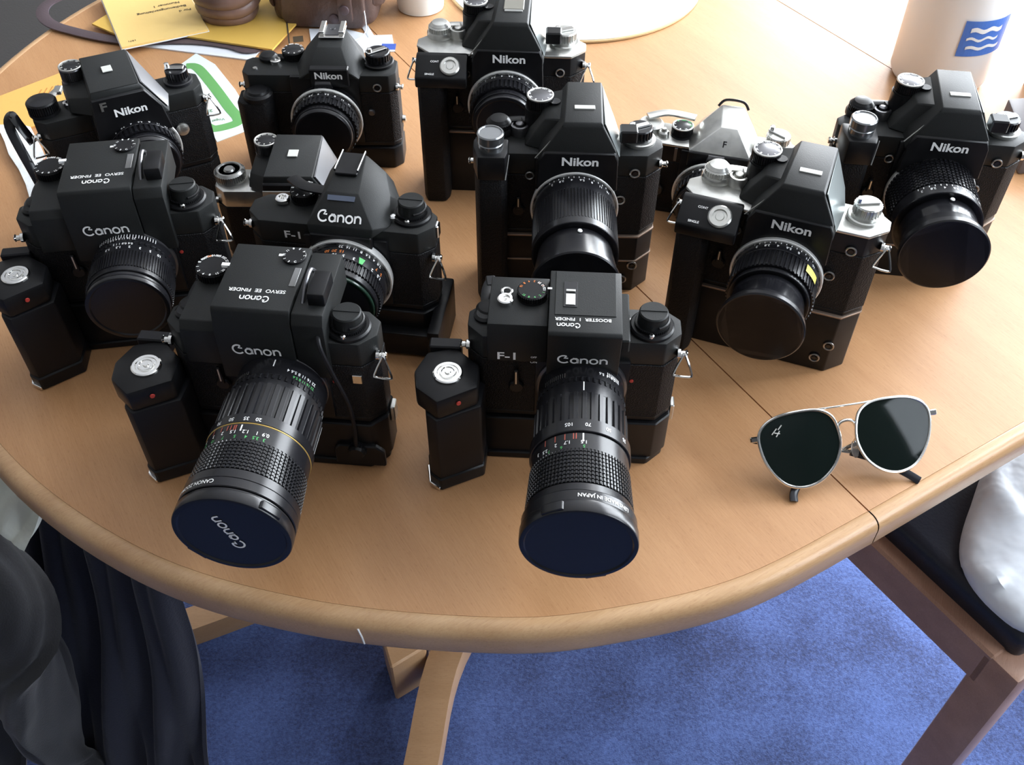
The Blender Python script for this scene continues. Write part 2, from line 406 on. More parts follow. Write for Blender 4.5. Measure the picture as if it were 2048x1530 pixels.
WOODL = wood('beech_leg', (.42, .25, .13), (.50, .31, .17), 0, .28)
WOODC = wood('chair_wood', (.32, .18, .125), (.44, .26, .185), R(56), .35)
# ------------------------------------------------------------ table
tab = empty('extending_table', 60, 900, -740, 0, 'oval beech dining table with light edge lipping that carries all the cameras', 'table')
CUR = [(-116, 5), (-207, 30), (-285, 67), (-393, 149), (-479, 250), (-541, 390), (-567, 560), (-558, 710), (-510, 855), (-423, 985), (-292, 1095), (-130, 1165)]
E1 = 480.0
left_pts = catmull([(60, 0, 0), (0, 0, 0)]+[(a, b, 0) for a, b in CUR]+[(0, 1185, 0), (60, 1185, 0)], 8)[8:-8]
out = [(p.x, p.y) for p in left_pts]
outline = out+[(E1, 1185)]+[(2*E1-(-p[0])-E1, p[1]) if False else (E1-p[0], p[1]) for p in reversed(out)]+[(E1, 0)]
oc = []
for p in outline:
    if not oc or (Vector(p)-Vector(oc[-1])).length > 4: oc.append(p)
OUT = [Vector(st(*p)) for p in oc]
def inset(P, d):
    n = len(P); r = []
    for i in range(n):
        t = (P[(i+1) % n]-P[i-1]).normalized(); nrm = Vector((-t.y, t.x))
        r.append(P[i]+nrm*d)
    return r
cen = sum(OUT, Vector((0, 0)))/len(OUT)
sgn = 1 if (inset(OUT, 1)[10]-cen).length < (OUT[10]-cen).length else -1
def ringsof(prof): return [[(p.x, p.y, z) for p in inset(OUT, sgn*d)] for d, z in prof]
def loft(rings, cap0=False, cap1=False):
    mb = MB(); V = [[mb.bm.verts.new(p) for p in r] for r in rings]; n = len(V[0])
    for A, B in zip(V, V[1:]):
        for i in range(n): mb.bm.faces.new((A[i], A[(i+1) % n], B[(i+1) % n], B[i]))
    if cap0: mb.bm.faces.new(V[0])
    if cap1: mb.bm.faces.new(V[-1])
    return mb
def cut(mb, s0, s1):
    """keep only the slab between two seams, closing the cut faces"""
    for s, side in ((s0, 1), (s1, -1)):
        if s is None: continue
        x, y = st(s, 0)
        r = bmesh.ops.bisect_plane(mb.bm, geom=mb.bm.verts[:]+mb.bm.edges[:]+mb.bm.faces[:], plane_co=(x, y, 0), plane_no=(UX*-side, UY*-side, 0), clear_outer=True)
        es = [e for e in r['geom_cut'] if isinstance(e, bmesh.types.BMEdge)]
        if es: bmesh.ops.holes_fill(mb.bm, edges=es, sides=0)
    return mb
LIP = 13
for a, b, nm in ((None, -.6, 'table_half'), (.6, E1-.6, 'table_leaf'), (E1+.6, None, 'table_half')):
    body = cut(loft(ringsof([(LIP+.2, -.05), (LIP+.2, -20)]), True, True), a, b)
    o = body.build(nm, WOOD, tab, (-60, -900, 740), sharp=.5)
    lp = [(LIP+.1, -20), (LIP+.1, -.25), (LIP-.2, 0), (8, 0), (5.6, -.6), (3.2, -2.0), (1.3, -4.4), (.3, -7.4), (0, -10), (0, -25), (1, -28), (4, -30), (LIP+.1, -30), (LIP+.1, -20)]
    lm = cut(loft(ringsof(lp)), a, b)
    if nm == 'table_leaf':
        for side in (1, -1):
            l2 = MB(); l2.bm.free(); l2.bm = lm.bm.copy(); x, y = st(0, 592)
            bmesh.ops.bisect_plane(l2.bm, geom=l2.bm.verts[:]+l2.bm.edges[:]+l2.bm.faces[:], plane_co=(x, y, 0), plane_no=(-UY*side, UX*side, 0), clear_outer=True)
            l2.build('edge_lipping', WOODE, o, sharp=.9)
        lm.bm.free()
    else: lm.build('edge_lipping', WOODE, o, sharp=.9)
# scratches on the rim
def w2l(p): return (p[0]-60, p[1]-900, p[2]+740)
# apron, pedestal and feet
def beam(P, hw, hh, mname, m, parent, per=6, n=12):
    MB().tube(catmull(P, per), 0, n, flat=(hw, hh)).build(mname, m, parent, (-60, -900, 740))
ox, oy = st(240, 592)
MB().box(-90, 90, -90, 90, -700, -30, 6, 2).xf(Matrix.Rotation(math.atan2(UY, UX), 4, 'Z')).build('pedestal_column', WOODL, tab, (ox-60, oy-900, 740))
MB().box(-330, 330, -40, 40, -75, -28, 4).xf(Matrix.Rotation(math.atan2(UY, UX), 4, 'Z')).build('support_rail', WOODL, tab, (ox-60, oy-900, 740))
beam([(120, 990, -640), (10, 835, -655), (-85, 676, -682), (-114, 525, -700), (-132, 380, -712)], 23, 25, 'pedestal_foot', WOODL, tab)
beam([(60, 960, -650), (-150, 860, -680), (-432, 742, -705), (-620, 668, -712)], 20, 22, 'pedestal_foot', WOODL, tab)
beam([(210, 1110, -650), (330, 1300, -680), (430, 1500, -712)], 29, 27, 'pedestal_foot', WOODL, tab)
beam([(260, 1080, -650), (480, 1180, -680), (760, 1340, -712)], 29, 27, 'pedestal_foot', WOODL, tab)
MB().hull([(x, y, z) for x, y in ((-182, 690), (-161, 631), (-116, 662), (-120, 730)) for z in (-738, -640)], 3).build('foot_block', WOODL, tab, (-60, -900, 740))

# ------------------------------------------------------------ room
def struct(o): o['kind'] = 'structure'; return o
CARPET = bpy.data.materials.new('blue_carpet'); CARPET.use_nodes = True; nt = CARPET.node_tree; b = nt.nodes['Principled BSDF']
tc = nt.nodes.new('ShaderNodeTexCoord')
n1 = nt.nodes.new('ShaderNodeTexNoise'); n1.inputs['Scale'].default_value = 240; n1.inputs['Detail'].default_value = 6; n1.inputs['Roughness'].default_value = .75
n2 = nt.nodes.new('ShaderNodeTexNoise'); n2.inputs['Scale'].default_value = 9; n2.inputs['Detail'].default_value = 4
for n in (n1, n2): nt.links.new(tc.outputs['Object'], n.inputs['Vector'])
ad = nt.nodes.new('ShaderNodeMath'); ad.operation = 'MULTIPLY_ADD'; ad.inputs[1].default_value = .4; nt.links.new(n2.outputs[0], ad.inputs[0])
ml = nt.nodes.new('ShaderNodeMath'); ml.operation = 'MULTIPLY'; ml.inputs[1].default_value = .6; nt.links.new(n1.outputs[0], ml.inputs[0]); nt.links.new(ml.outputs[0], ad.inputs[2])
rp = nt.nodes.new('ShaderNodeValToRGB'); rp.color_ramp.elements[0].position = .38; rp.color_ramp.elements[1].position = .66
rp.color_ramp.elements[0].color = (.012, .028, .12, 1); rp.color_ramp.elements[1].color = (.10, .18, .50, 1)
nt.links.new(ad.outputs[0], rp.inputs[0]); nt.links.new(rp.outputs[0], b.inputs['Base Color']); b.inputs['Roughness'].default_value = .95; b.inputs['Sheen Weight'].default_value = .25
bp = nt.nodes.new('ShaderNodeBump'); bp.inputs['Strength'].default_value = .8; bp.inputs['Distance'].default_value = .004
nt.links.new(n1.outputs[0], bp.inputs['Height']); nt.links.new(bp.outputs[0], b.inputs['Normal'])
WALL = mat('wall_paint', (.22, .21, .195), .9, bump=('n', 300, .1, .0005)); CEIL = mat('ceiling_paint', (.50, .49, .47), .9); FRAME = mat('window_frame_white', (.75, .75, .75), .4)
X0, X1, Y0, Y1, Z1 = -2200, 1500, -1600, 3400, 1750      # room, table-top heights
def sbox(name, m, *a): return struct(MB().box(*a).build(name, m, None, (0, 0, TZ), smooth=False))
sbox('floor', CARPET, X0, X1, Y0, Y1, -760, -740); sbox('ceiling', CEIL, X0, X1, Y0, Y1, Z1, Z1+20)
sbox('wall_left', WALL, X0-20, X0, Y0, Y1, -760, Z1); sbox('wall_front', WALL, X0, X1, Y0-20, Y0, -760, Z1)
def wall_with_holes(name, axis, at, a0, a1, holes):
    mb = MB(); cur = a0
    def b(p, q, r, s):
        if axis == 'y': mb.box(p, q, at, at+20, r, s)
        else: mb.box(at, at+20, p, q, r, s)
    for h0, h1, z0, z1 in holes:
        b(cur, h0, -760, Z1); b(h0, h1, -760, z0); b(h0, h1, z1, Z1); cur = h1
    b(cur, a1, -760, Z1)
    return struct(mb.build(name, WALL, None, (0, 0, TZ), smooth=False))
wall_with_holes('wall_back', 'y', Y1, X0, X1, [(900, 1450, 0, 1500)])
wall_with_holes('wall_right', 'x', X1, Y0, Y1, [(-450, 500, 250, 1500), (700, 3250, -640, 1500)])
def window(name, axis, at, h0, h1, z0, z1, bars):
    o = bpy.data.objects.new(name, None); COL.objects.link(o); o['kind'] = 'structure'; o.location = (0, 0, TZ*S)
    def bx(nm, p, q, r, s, d=22):
        (MB().box(p, q, at-d, at+d, r, s, 3) if axis == 'y' else MB().box(at-d, at+d, p, q, r, s, 3)).build(nm, FRAME, o)
    t = 55
    bx('frame_rail', h0, h1, z0, z0+t); bx('frame_rail', h0, h1, z1-t, z1); bx('frame_stile', h0, h0+t, z0+t, z1-t); bx('frame_stile', h1-t, h1, z0+t, z1-t)
    for i in range(1, bars): x = h0+(h1-h0)*i/bars; bx('mullion', x-25, x+25, z0+t, z1-t, 18)
window('window_1', 'y', Y1+8, 900, 1450, 0, 1500, 1); window('window_2', 'x', X1+8, 700, 3250, -640, 1500, 3); window('fill_window', 'x', X1+8, -450, 500, 250, 1500, 1)  # the front-side opening is added, out of view, to brighten rim and near table

GROUP = 'film cameras standing on the table'
NUM_SH = ['1000', '500', '250', '125', '60', '30', '15', '8', '4', '2', '1', 'B']
def shell(root, W, h, top_m, f=18, b=16, ch=11, zs=60, zt=79, front_m=None, lo=5):
    pr = profile(W, f, b, ch)
    MB().prism(pr, h, h+lo, 0.8).build('base_plate', PAINT, root)
    MB().prism(profile(W+.8, f+.4, b+.4, ch), h+lo, h+zs, 0.4).build('leather_covering', LEATHER, root)
    if front_m:
        MB().prism(pr, h+zs, h+zt-2.5, 0.5).build('front_band', front_m, root)
        MB().prism(profile(W+1, f+.6, b+.6, ch), h+zt-2.5, h+zt, 0.9, 2).build('top_cover', top_m, root)
    else:
        MB().prism(pr, h+zs, h+zt, 1.2, 2).build('top_cover', top_m, root)
def mount(root, ox, h, r=32, y0=-16, w=33, lo=5, hi=78, m=PAINT):
    MB().box(ox-w, ox+w, y0-5, y0, h+lo, h+hi, 1.5, 2).build('mirror_box', m, root)
    MB().lathe([(0, r), (2.5, r), (3.5, r-1.5), (3.5, 0)], 56, '-y').build('lens_mount', DKMETAL, root, (ox, y0-5, h+38))
def canon_grip(root, dx, dy, h):
    def sh(p, s=1.0):
        cx, cy = -85, -31
        return [((x-cx)*s+cx+dx, (y-cy)*s+cy+dy) for x, y in p]
    col = [(-104, -35), (-101, -52), (-93, -58), (-63, -42), (-62, -18), (-79, -8), (-100, -12)]
    head = [(-111, -28), (-108, -44), (-92, -57), (-65, -41), (-66, -19), (-84, -3), (-104, -9)]
    g = MB().prism(sh(col), 12, 78, 2.2, 2).build('motor_grip', RUBBER, root)
    MB().prism(sh(col, 1.04), 0, 13, 1.2).build('grip_foot', PAINT, g)
    MB().prism([(x+dx, y+dy) for x, y in ((-105.6, -38), (-102.4, -54), (-94, -60.2), (-93, -57), (-100, -50), (-103, -38))], 1.5, 5, .5).build('foot_trim', BRIGHT, g)
    MB().prism(sh(head), 78, 97, 2.5, 2).build('grip_head', PAINT, g)
    MB().box(-103+dx, -80+dx, -6+dy, 4+dy, 84, 99, 1).build('grip_tab', RUBBER, g)
    b = MB().lathe([(0, 10.5), (1.4, 10.5), (2, 9.6), (2, 7.6), (1.2, 7.2), (1.2, 6.0), (2.6, 5.6), (2.6, 4.6), (1.8, 4.2), (1.8, 2.2), (3, 2.0), (3, 0)], 36).build('release_button', BRIGHT, g, (-87+dx, -30+dy, 97))
    MB().lathe([(0, 1.8), (.8, 1.6), (.8, 0)], 12, '-y').xf(Matrix.Rotation(R(28), 4, 'Z')).build('red_lamp', RED, g, (-78+dx, -49.6+dy, 89))
    MB().box(-66+dx, -60, -22+dy, 2, 6, h-6, 1.5).build('grip_bridge', PAINT, g)
def canon_drive(root, h, wing=True):
    MB().prism(profile(149, 21, 19, 11), 6, h-.8, 1.0).build('motor_drive', PAINT, root)
    MB().prism(profile(145, 23, 20, 12), 0, 7, 1.0).build('drive_foot', PAINT, root)
    if wing:
        MB().box(74.5, 78, -4, 6, h-14, h+2, .8).build('drive_lock', CHROME, root)
def canon_controls(root, h, dialxy=None, digit=1):
    canon_rewind(root, 53, -2, h+79)
    MB().lathe([(0, 1.6), (1.2, 1.6), (1.6, 0)], 10).build('screw', BRIGHT, root, (39, 4, h+79))
    strap_lug(root, 72, -10, h+63, 1); strap_lug(root, -72, -10, h+63, -1, False)
    timer_lever(root, -39, h+33, L=18)
    MB().lathe([(0, 1.5), (.5, 1.5), (.8, 0)], 12, '-y').build('index_dot', RED, root, (42, -18.4, h+42))
    MB().lathe([(0, 8), (2, 8), (3.4, 6), (3.4, 0)], 28).build('frame_counter', PAINT, root, (-62, 2, h+79))
    wind_lever(root, -60, 8, h+79, PAINT, L=30, ang=100)
def f1_logo(root, x, z, h, y=-18.2):
    flat_text([(glyphs('F-1', 0.02), 9.5, 1.25, (x, y, h+z), (1, 0, 0), (0, 0, 1))], root, WHITE, 'lettering')

def canon_booster(x, y, yaw, h, label):
    r = empty('film_camera', x, y, 0, yaw, label, 'camera', GROUP)
    shell(r, 147, h, TOPBLK, zs=58); mount(r, 7, h, hi=62); canon_drive(r, h); canon_grip(r, 1, 1, h); canon_controls(r, h)
    # booster finder: box over the lens and a wing over the speed dial
    fz = [(28, h+79), (28, h+101), (-33, h+101), (-35, h+99), (-29, h+62), (-27, h+47), (-15, h+47), (-15, h+79)]
    f = MB().prism(fz, -18, 31, 0.8, 2, axis='x').build('booster_finder', TOPBLK, r)
    MB().prism([(p[0], p[1]) for p in [(28.5, h+79), (28.5, h+93), (-20, h+93), (-22, h+60), (-16, h+60), (-16, h+79)]], -59, -18.3, 0.9, 2, axis='x').build('finder_wing', TOPBLK, f)
    MB().box(31, 37, -28, 20, h+79, h+90, 1).build('finder_side', TOPBLK, f)
    MB().box(-14, 27, -17, 27, h+101, h+101.5, .2).build('battery_cover', TOPBLK, f)
    MB().box(-8.5, .8, -9.5, 16, h+101.5, h+101.9, .1).build('slide_frame', BARREL, f)
    MB().box(-7, -.6, -8, 3, h+101.8, h+102.6, .2).box(-7, -.6, 5, 7, h+101.8, h+103, .2).build('slide_switch', CHROME, f)
    MB().box(-19.5, -16.5, 8, 9.6, h+101, h+101.4).build('index_line', WHITE, f)
    ny, nz = -6, 37
    flat_text([(canon_word(), 9.2, .94, (6, -30.9, h+73.2), (1, 0, 0), (0, ny, nz))], f, WHITE)
    flat_text([(canon_word(), 4.6, .85, (-4.6, -26.6, h+101.1), XU, YU)], f, WHITE)
    flat_text([(glyphs('BOOSTER  1  FINDER', .012), 4.0, 1.0, (5, -21, h+101.1), XU, YU)], f, WHITE)
    d = knob(r, 'speed_dial', -30, 9.5, h+93, 6, 10.5, PAINT, 40)
    dial_text([(s, 2.5, 8.2, 160-i*26) for i, s in enumerate(['15', '8', '4', '2', '1', '2'])], 6.05, d, ORANGE)
    dial_text([(s, 2.5, 8.2, -20-i*28) for i, s in enumerate(['1', '2', '4', '8', '15'])], 6.05, d, GREEN)
    dial_text([(s, 2.5, 8.2, 55-i*25) for i, s in enumerate(['30', '60', '125'])], 6.05, d, WHITE)
    lever_button(r, -48, 3, h+92.8); MB().tube([(3.4*math.cos(2*PI*i/14), 3.4*math.sin(2*PI*i/14), 2) for i in range(14)], 1.1, 6, True).build('safety_ring', BRIGHT, r, (-47.5, 11, h+93))
    f1_logo(r, -45, 65.5, h, -22.0)
    flat_text([(glyphs('ON', .02), 3, 1, (-27, -21.6, h+60), (1, 0, 0), (0, 0, 1)), (glyphs('OFF', .02), 2.4, 1, (-27, -21.9, h+65), (1, 0, 0), (0, 0, 1))], r, WHITE)
    L = lens(r, 7, h+38, [
        dict(k='ring', d0=4, d1=22, r=31.5, n='aperture_ring'), dict(k='rib', d0=22, d1=26, r=32.3, cnt=44, dep=.9, n='aperture_grip', duty=.35),
        dict(k='ring', d0=26, d1=37, r=32), dict(k='rib', d0=37, d1=63, r=33.4, cnt=34, dep=2.0, n='zoom_ring', duty=.55),
        dict(k='ring', d0=63, d1=74, r=35.2, n='zoom_scale'), dict(k='ring', d0=74, d1=88, r=33.8, n='depth_scale'),
        dict(k='grid', d0=88, d1=117, r=34.5, r2=36.3, rows=9, cnt=84), dict(k='ring', d0=117, d1=124, r=36.2, r2=37.4),
        dict(k='ring', d0=124, d1=133, r=38.2, n='name_ring'), dict(k='cap', d0=132, d1=141, r=39, tabs=(-28, 160), n='c')])
    ring_text([('105', 3.6, 35.2, 68.5, -15), ('70', 3.6, 35.2, 68.5, 6), ('50', 3.6, 35.2, 68.5, 30), ('35', 3.6, 35.2, 68.5, 55)], L, WHITE)
    ring_text([('1.5', 3.4, 33.8, 82.5, 2), ('1.7', 3.4, 33.8, 82.5, -17), ('2', 3.4, 33.8, 83, -31), ('2.5', 3.4, 33.8, 84.5, -46), ('3', 3.4, 33.8, 83, -58), ('2.8', 3, 32.0, 16, 42), ('4  5.6', 3, 31.6, 16, 28)], L, WHITE)
    ring_text([('5', 3, 33.8, 86, 2), ('6', 3, 33.8, 86, -24), ('7', 3, 33.8, 86, -40)], L, GREEN)
    tick_marks(L, 33.8, 75, 80, (-46, -32, -20, -10, -7), REDP); tick_marks(L, 33.8, 75, 82, (1,), WHITE, .5)
    tick_marks(L, 31.9, 27, 35, (1,), WHITE, .4); tick_marks(L, 31.5, 12, 16, [34+2.6*i for i in range(9)], WHITE, .3)
    tick_marks(L, 31.5, 17, 21, [-56+3.2*i for i in range(11)], CHROME, .25)
    ring_text([('LENS MADE IN JAPAN', 3.4, 38.2, 128.5, 24)], L, WHITE)
    L.scale = (.95, .965, .95)
    return r

def servo_finder(r, h, cable=True):
    T = 107
    f = MB().prism([(46, h+79), (46, h+T), (-19, h+T), (-20.5, h+T-2), (-24.5, h+88), (-26, h+47), (-15, h+47), (-15, h+79)], -33, 20, .8, 2, axis='x').build('servo_finder', TOPBLK, r)
    MB().prism([(44, h+79), (44, h+T-2), (-19, h+T-2), (-23, h+98), (-24, h+50), (-15, h+50), (-15, h+79)], 20.6, 42, .9, 2, axis='x').build('motor_housing', TOPBLK, f)
    MB().box(30, 42, -10, 15, h+T-3, h+T+8, 1.4, 2).build('cable_block', PAINT, f)
    MB().tube(catmull([(26, -8, h+T-3), (26.5, 4, h+T+5), (27.5, 14, h+T+8), (29, 19, h+T+2)], 5), 1.6, 8).build('cable_loop', DKMETAL, f)
    MB().prism([(26, h+79), (26, h+92), (-18, h+92), (-22, h+86), (-23, h+56), (-15, h+56), (-15, h+79)], -58, -33.4, .9, 2, axis='x').build('finder_wing', TOPBLK, f)
    flat_text([(canon_word(), 9.2, .92, (-6, -25.6, h+74.5), (1, 0, 0), (0, -.03, 1))], f, WHITE)
    flat_text([(canon_word(), 6.0, .85, (-6, -9, h+T+.1), XU, YU), (glyphs('SERVO  EE  FINDER', .012), 4.6, 1.0, (-6, -1.5, h+T+.1), XU, YU)], f, WHITE)
    MB().box(-37.5, -32, 21.5, 24.5, h+T-2, h+T+.3, .1).box(-1, 4.5, 35, 37.5, h+T-.2, h+T+.3, .1).build('index_line', WHITE, f)
    MB().box(13.5, 18, 5, 24, h+T-.2, h+T+.4, .2).build('battery_window', GREYW, f)
    d2 = MB().lathe([(0, 8.2), (1.6, 8.2), (2, 7.6), (2, 0)], 32).build('aperture_dial', PAINT, f, (10.5, 35, h+T-.2))
    dial_text([(s, 2.6, 7.2, i*36) for i, s in enumerate(['2', '4', '5', '8', '11', '16', '1', '3', 'C', '.'])], 2.0, d2, WHITE)
    d = knob(r, 'speed_dial', -48, 30, h+86, 13, 12, PAINT, 40)
    dial_text([(s, 2.8, 10.2, i*27.7) for i, s in enumerate(['60', '125', '250', '500', '1000', '2000', 'B', '1', '2', '4', '8', '15', '30'])], 13.05, d, WHITE)
    dial_text([('60', 2.8, 10.2, 118)], 13.1, d, ORANGE)
    MB().gear(2, 5, 13.2, .8, 40).build('dial_collar', PAINT, d)
    return f
def canon_servo(x, y, yaw, h, label, long_lens, cable, grip):
    r = empty('film_camera', x, y, 0, yaw, label, 'camera', GROUP)
    shell(r, 147, h, TOPBLK, zs=58); mount(r, 6, h, hi=62); canon_drive(r, h); canon_grip(r, grip[0], grip[1], h); canon_controls(r, h)
    servo_finder(r, h)
    if long_lens:
        flat_text([(glyphs('F', 0.03), 6, 1.2, (-50, -18.3, h+66), (1, 0, 0), (0, 0, 1))], r, CHROME)
        c = MB().tube(catmull([(36, -16, h+92), (39, -27, h+84), (44, -27, h+60), (52, -25, h+20), (52, -26, 24)], 6), 1.6, 8).build('finder_cable', RUBBER, r)
        plug(r, 52, -22, 22, 7)
        MB().prism([(34, 4), (72, 4), (72, 20), (66, 26), (38, 26), (34, 20)], -24.5, -20, 1, axis='y').build('battery_door', PAINT, r)
        MB().box(55, 62, -19.5, -18, h+42, h+50, .4).build('release_catch', BRIGHT, r)
        L = lens(r, 6, h+38, [
            dict(k='ring', d0=4, d1=21, r=31.5, n='aperture_ring'), dict(k='rib', d0=21, d1=25, r=32.3, cnt=44, dep=.9, n='aperture_grip', duty=.35),
            dict(k='ring', d0=25, d1=31, r=32), dict(k='rib', d0=31, d1=59, r=34, cnt=36, dep=1.8, n='zoom_ring', duty=.6),
            dict(k='ring', d0=59, d1=67, r=35, n='zoom_scale'), dict(k='ring', d0=67, d1=81, r=34.6, n='depth_scale'), dict(k='ring', d0=66.6, d1=68, r=34.9, m=GOLD, n='gold_line'),
            dict(k='grid', d0=81, d1=105, r=35.2, r2=36.8, rows=9, cnt=74), dict(k='ring', d0=105, d1=112, r=37),
            dict(k='ring', d0=112, d1=119, r=37.4, n='name_ring'), dict(k='ring', d0=119, d1=122, r=36.3, n='front_rim'), dict(k='cap', d0=121, d1=129, r=37.6, tabs=(48, 228))])
        ring_text([('20', 3.4, 35, 64, 9), ('35', 3.4, 35, 64, -4), ('50', 3.4, 35, 64, -21), ('70', 3.4, 35, 64, -38)], L, WHITE)
        ring_text([(s, 3.3, 34.6, 74.5, a) for s, a in (('0.9', 21), ('1', 12), ('1.2', 0), ('1.5', -14), ('2', -27), ('3', -40), ('7', -54))], L, WHITE)
        ring_text([(s, 3.0, 34.6, 78.5, a) for s, a in (('3', 21), ('3.5', 12), ('4', 2), ('5', -10), ('7', -24), ('10', -38), ('25', -52))], L, GREEN)
        tick_marks(L, 34.7, 69, 73, (-42, -30, -22, -18, -14, -12), REDP); tick_marks(L, 34.7, 69, 74, (-6,), WHITE, .5)
        ring_text([('22 16 11 8 5.6 4', 3.0, 31.6, 15, 40)], L, WHITE); ring_text([('22 16 11 8 5.6', 2.6, 31.6, 19, 44)], L, GREEN)
        tick_marks(L, 31.5, 8, 14, (2,), WHITE, .4); tick_marks(L, 31.5, 17, 20, [-60+3.4*i for i in range(10)], CHROME, .25)
        ring_text([('CANON ZOOM LENS', 3.4, 37.4, 115.5, -40)], L, WHITE)
        a = R(112)
        flat_text([(canon_word(), 8.6, 1.0, (-2, -128.3, 2), (math.cos(a), 0, math.sin(a)), (-math.sin(a), 0, math.cos(a)))], L, WHITE)
    else:
        f1_logo(r, -50, 66, h, -18.3)
        L = lens(r, 6, h+38, [
            dict(k='ring', d0=4, d1=13, r=30.5, n='aperture_ring'), dict(k='rib', d0=13, d1=16, r=31.2, cnt=44, dep=.8, n='aperture_grip', duty=.35),
            dict(k='ring', d0=16, d1=24, r=30.8, n='distance_scale'), dict(k='rib', d0=24, d1=42, r=31.6, cnt=90, dep=.8), dict(k='ring', d0=42, d1=47, r=31),
            dict(k='ring', d0=48, d1=51, r=30), dict(k='cap', d0=51, d1=56, r=30.6)])
        ring_text([(s, 3.0, 30.8, 20.5, a) for s, a in (('10', 52), ('5', 38), ('3', 24), ('2', 10), ('1.5', -5), ('1.2', -21))], L, WHITE)
        ring_text([('22 16 11 8 4 2.8 2', 2.6, 30.5, 10, -4), ('0.6 0.8 1 1.2', 2.6, 30.8, 16.5, 0)], L, WHITE)
        tick_marks(L, 30.5, 5, 9, [-40+4*i for i in range(22)], WHITE, .25)
    return r

def canon_prism(x, y, yaw, h, label):
    r = empty('film_camera', x, y, 0, yaw, label, 'camera', GROUP)
    shell(r, 147, h, TOPBLK, zs=58, zt=78); mount(r, 6, h, hi=70); canon_drive(r, h, False)
    MB().box(70, 80, -43, 26, 0, 43, 1.6, 2).build('drive_side_plate', PAINT, r)
    MB().box(-70, 70, -30, -18, 2, 26, 1.5, 2).build('drive_front', PAINT, r)
    strap_lug(r, 72, -12, h+52, 1); strap_lug(r, -72, -8, h+66, -1, False)
    f = MB().hull([(-20, -26, h+76), (29, -26, h+76), (-21, -25, h+84), (30, -25, h+84), (-9, -5, h+101), (16, -5, h+101), (-8, 42, h+104), (11, 42, h+104),
                   (-22, 6, h+78), (40, -12, h+78), (42, 20, h+78), (30, 46, h+78), (-20, 44, h+78), (37, 8, h+92), (28, 34, h+95), (-16, 30, h+95)], .7).build('pentaprism', TOPBLK, r)
    MB().box(-19.5, 28.5, -27.5, -22, h+56, h+77, .8).build('name_plate', PAINT, f)
    MB().box(-7, 10.5, 14, 42, h+102.6, h+105, .5).box(-8, -6.6, 16, 42, h+105, h+107, .2).box(10, 11.4, 16, 42, h+105, h+107, .2).build('accessory_shoe', PAINT, f)
    MB().tube([(-7.3, 16, h+107.1), (-7.3, 42, h+107.1)], .45, 5).tube([(10.7, 16, h+107.1), (10.7, 42, h+107.1)], .45, 5).build('shoe_edge', CHROME, f)
    MB().hull([(-7, -10.6, h+97.6), (14, -10.6, h+97.6), (-7, -7.6, h+100.2), (14, -7.6, h+100.2), (-7, -10, h+97), (14, -7, h+99)]).build('light_window', mat('blue_grey_window', (.10, .12, .17), .3), f)
    n = Vector((0, -20, -0)); yy = Vector((0, 18.6, 17)).normalized()
    flat_text([(canon_word(), 9.4, .92, (4.0, -20.4, h+89.2), (1, 0, 0), (0, 20, 17))], f, WHITE)
    f1_logo(r, -36, 67, h, -18.3)
    d = knob(r, 'speed_dial', -34, 14, h+78, 9, 11, PAINT, 36); dial_text([(s, 3, 9, i*36) for i, s in enumerate(['60', '125', '250', '500', '1000', 'B', '1', '2', '4', '8'])], 9.05, d, WHITE)
    MB().tube(catmull([(-44, 20, h+92), (-30, 8, h+94), (-10, 6, h+93)], 5), 0, 8, flat=(5, 1.5)).build('wind_lever', PAINT, r)
    lever_button(r, -50, 7, h+79)
    canon_rewind(r, 54, 4, h+78)
    MB().lathe([(0, 3), (4, 3), (5, 2), (5, 0)], 14).build('lock_pin', BRIGHT, r, (41, -4, h+78))
    MB().box(72, 76, -4, 4, h+64, h+76, 1).build('side_catch', BRIGHT, r)
    MB().box(-74, -46, -34, -31, h+26, h+50, 1.5).build('clear_film_tab', mat('clear_plastic', (.3, .3, .32), .08, trans=.7), r)
    MB().box(-62, -58, -31, -17, h+40, h+44).build('tab_holder', PAINT, r)
    L = lens(r, 6, h+38, [
        dict(k='ring', d0=3, d1=10.5, r=36, r2=36.6, m=RINGM, n='chrome_lock_ring'), dict(k='ring', d0=10.5, d1=15, r=33, n='aperture_ring'),
        dict(k='ring', d0=15, d1=25, r=33.4, n='distance_scale'), dict(k='rib', d0=25, d1=34, r=33, cnt=70, dep=1), dict(k='ring', d0=34, d1=40, r=31.5),
        dict(k='ring', d0=40, d1=43, r=30, m=GREENG), dict(k='glass', d0=43, d1=44, r=27, )])
    ring_text([(s, 3.2, 33, 12, a) for s, a in (('22', 0), ('16', 10), ('11', 19), ('8', 28), ('5.6', 38), ('4', 48), ('2.8', 58))], L, WHITE)
    ring_text([(s, 3.6, 33.4, 18, a) for s, a in (('50', -16), ('20', -6), ('15', 4), ('7', 56), ('5', 66))], L, ORANGE)
    ring_text([(s, 3.6, 33.4, 22.5, a) for s, a in (('15', -18), ('10', -4), ('5', 8), ('3', 22), ('2', 50), ('1.5', 64))], L, WHITE)
    MB().prism([(-1.4, 0), (1.4, 0), (2.6, 6), (-2.6, 6)], 33.5, 34.1, axis='z').xf(Matrix.Rotation(R(32), 4, 'Y') @ Matrix.Translation((0, -25, 0))).build('green_mark', GREEN, L)
    return r

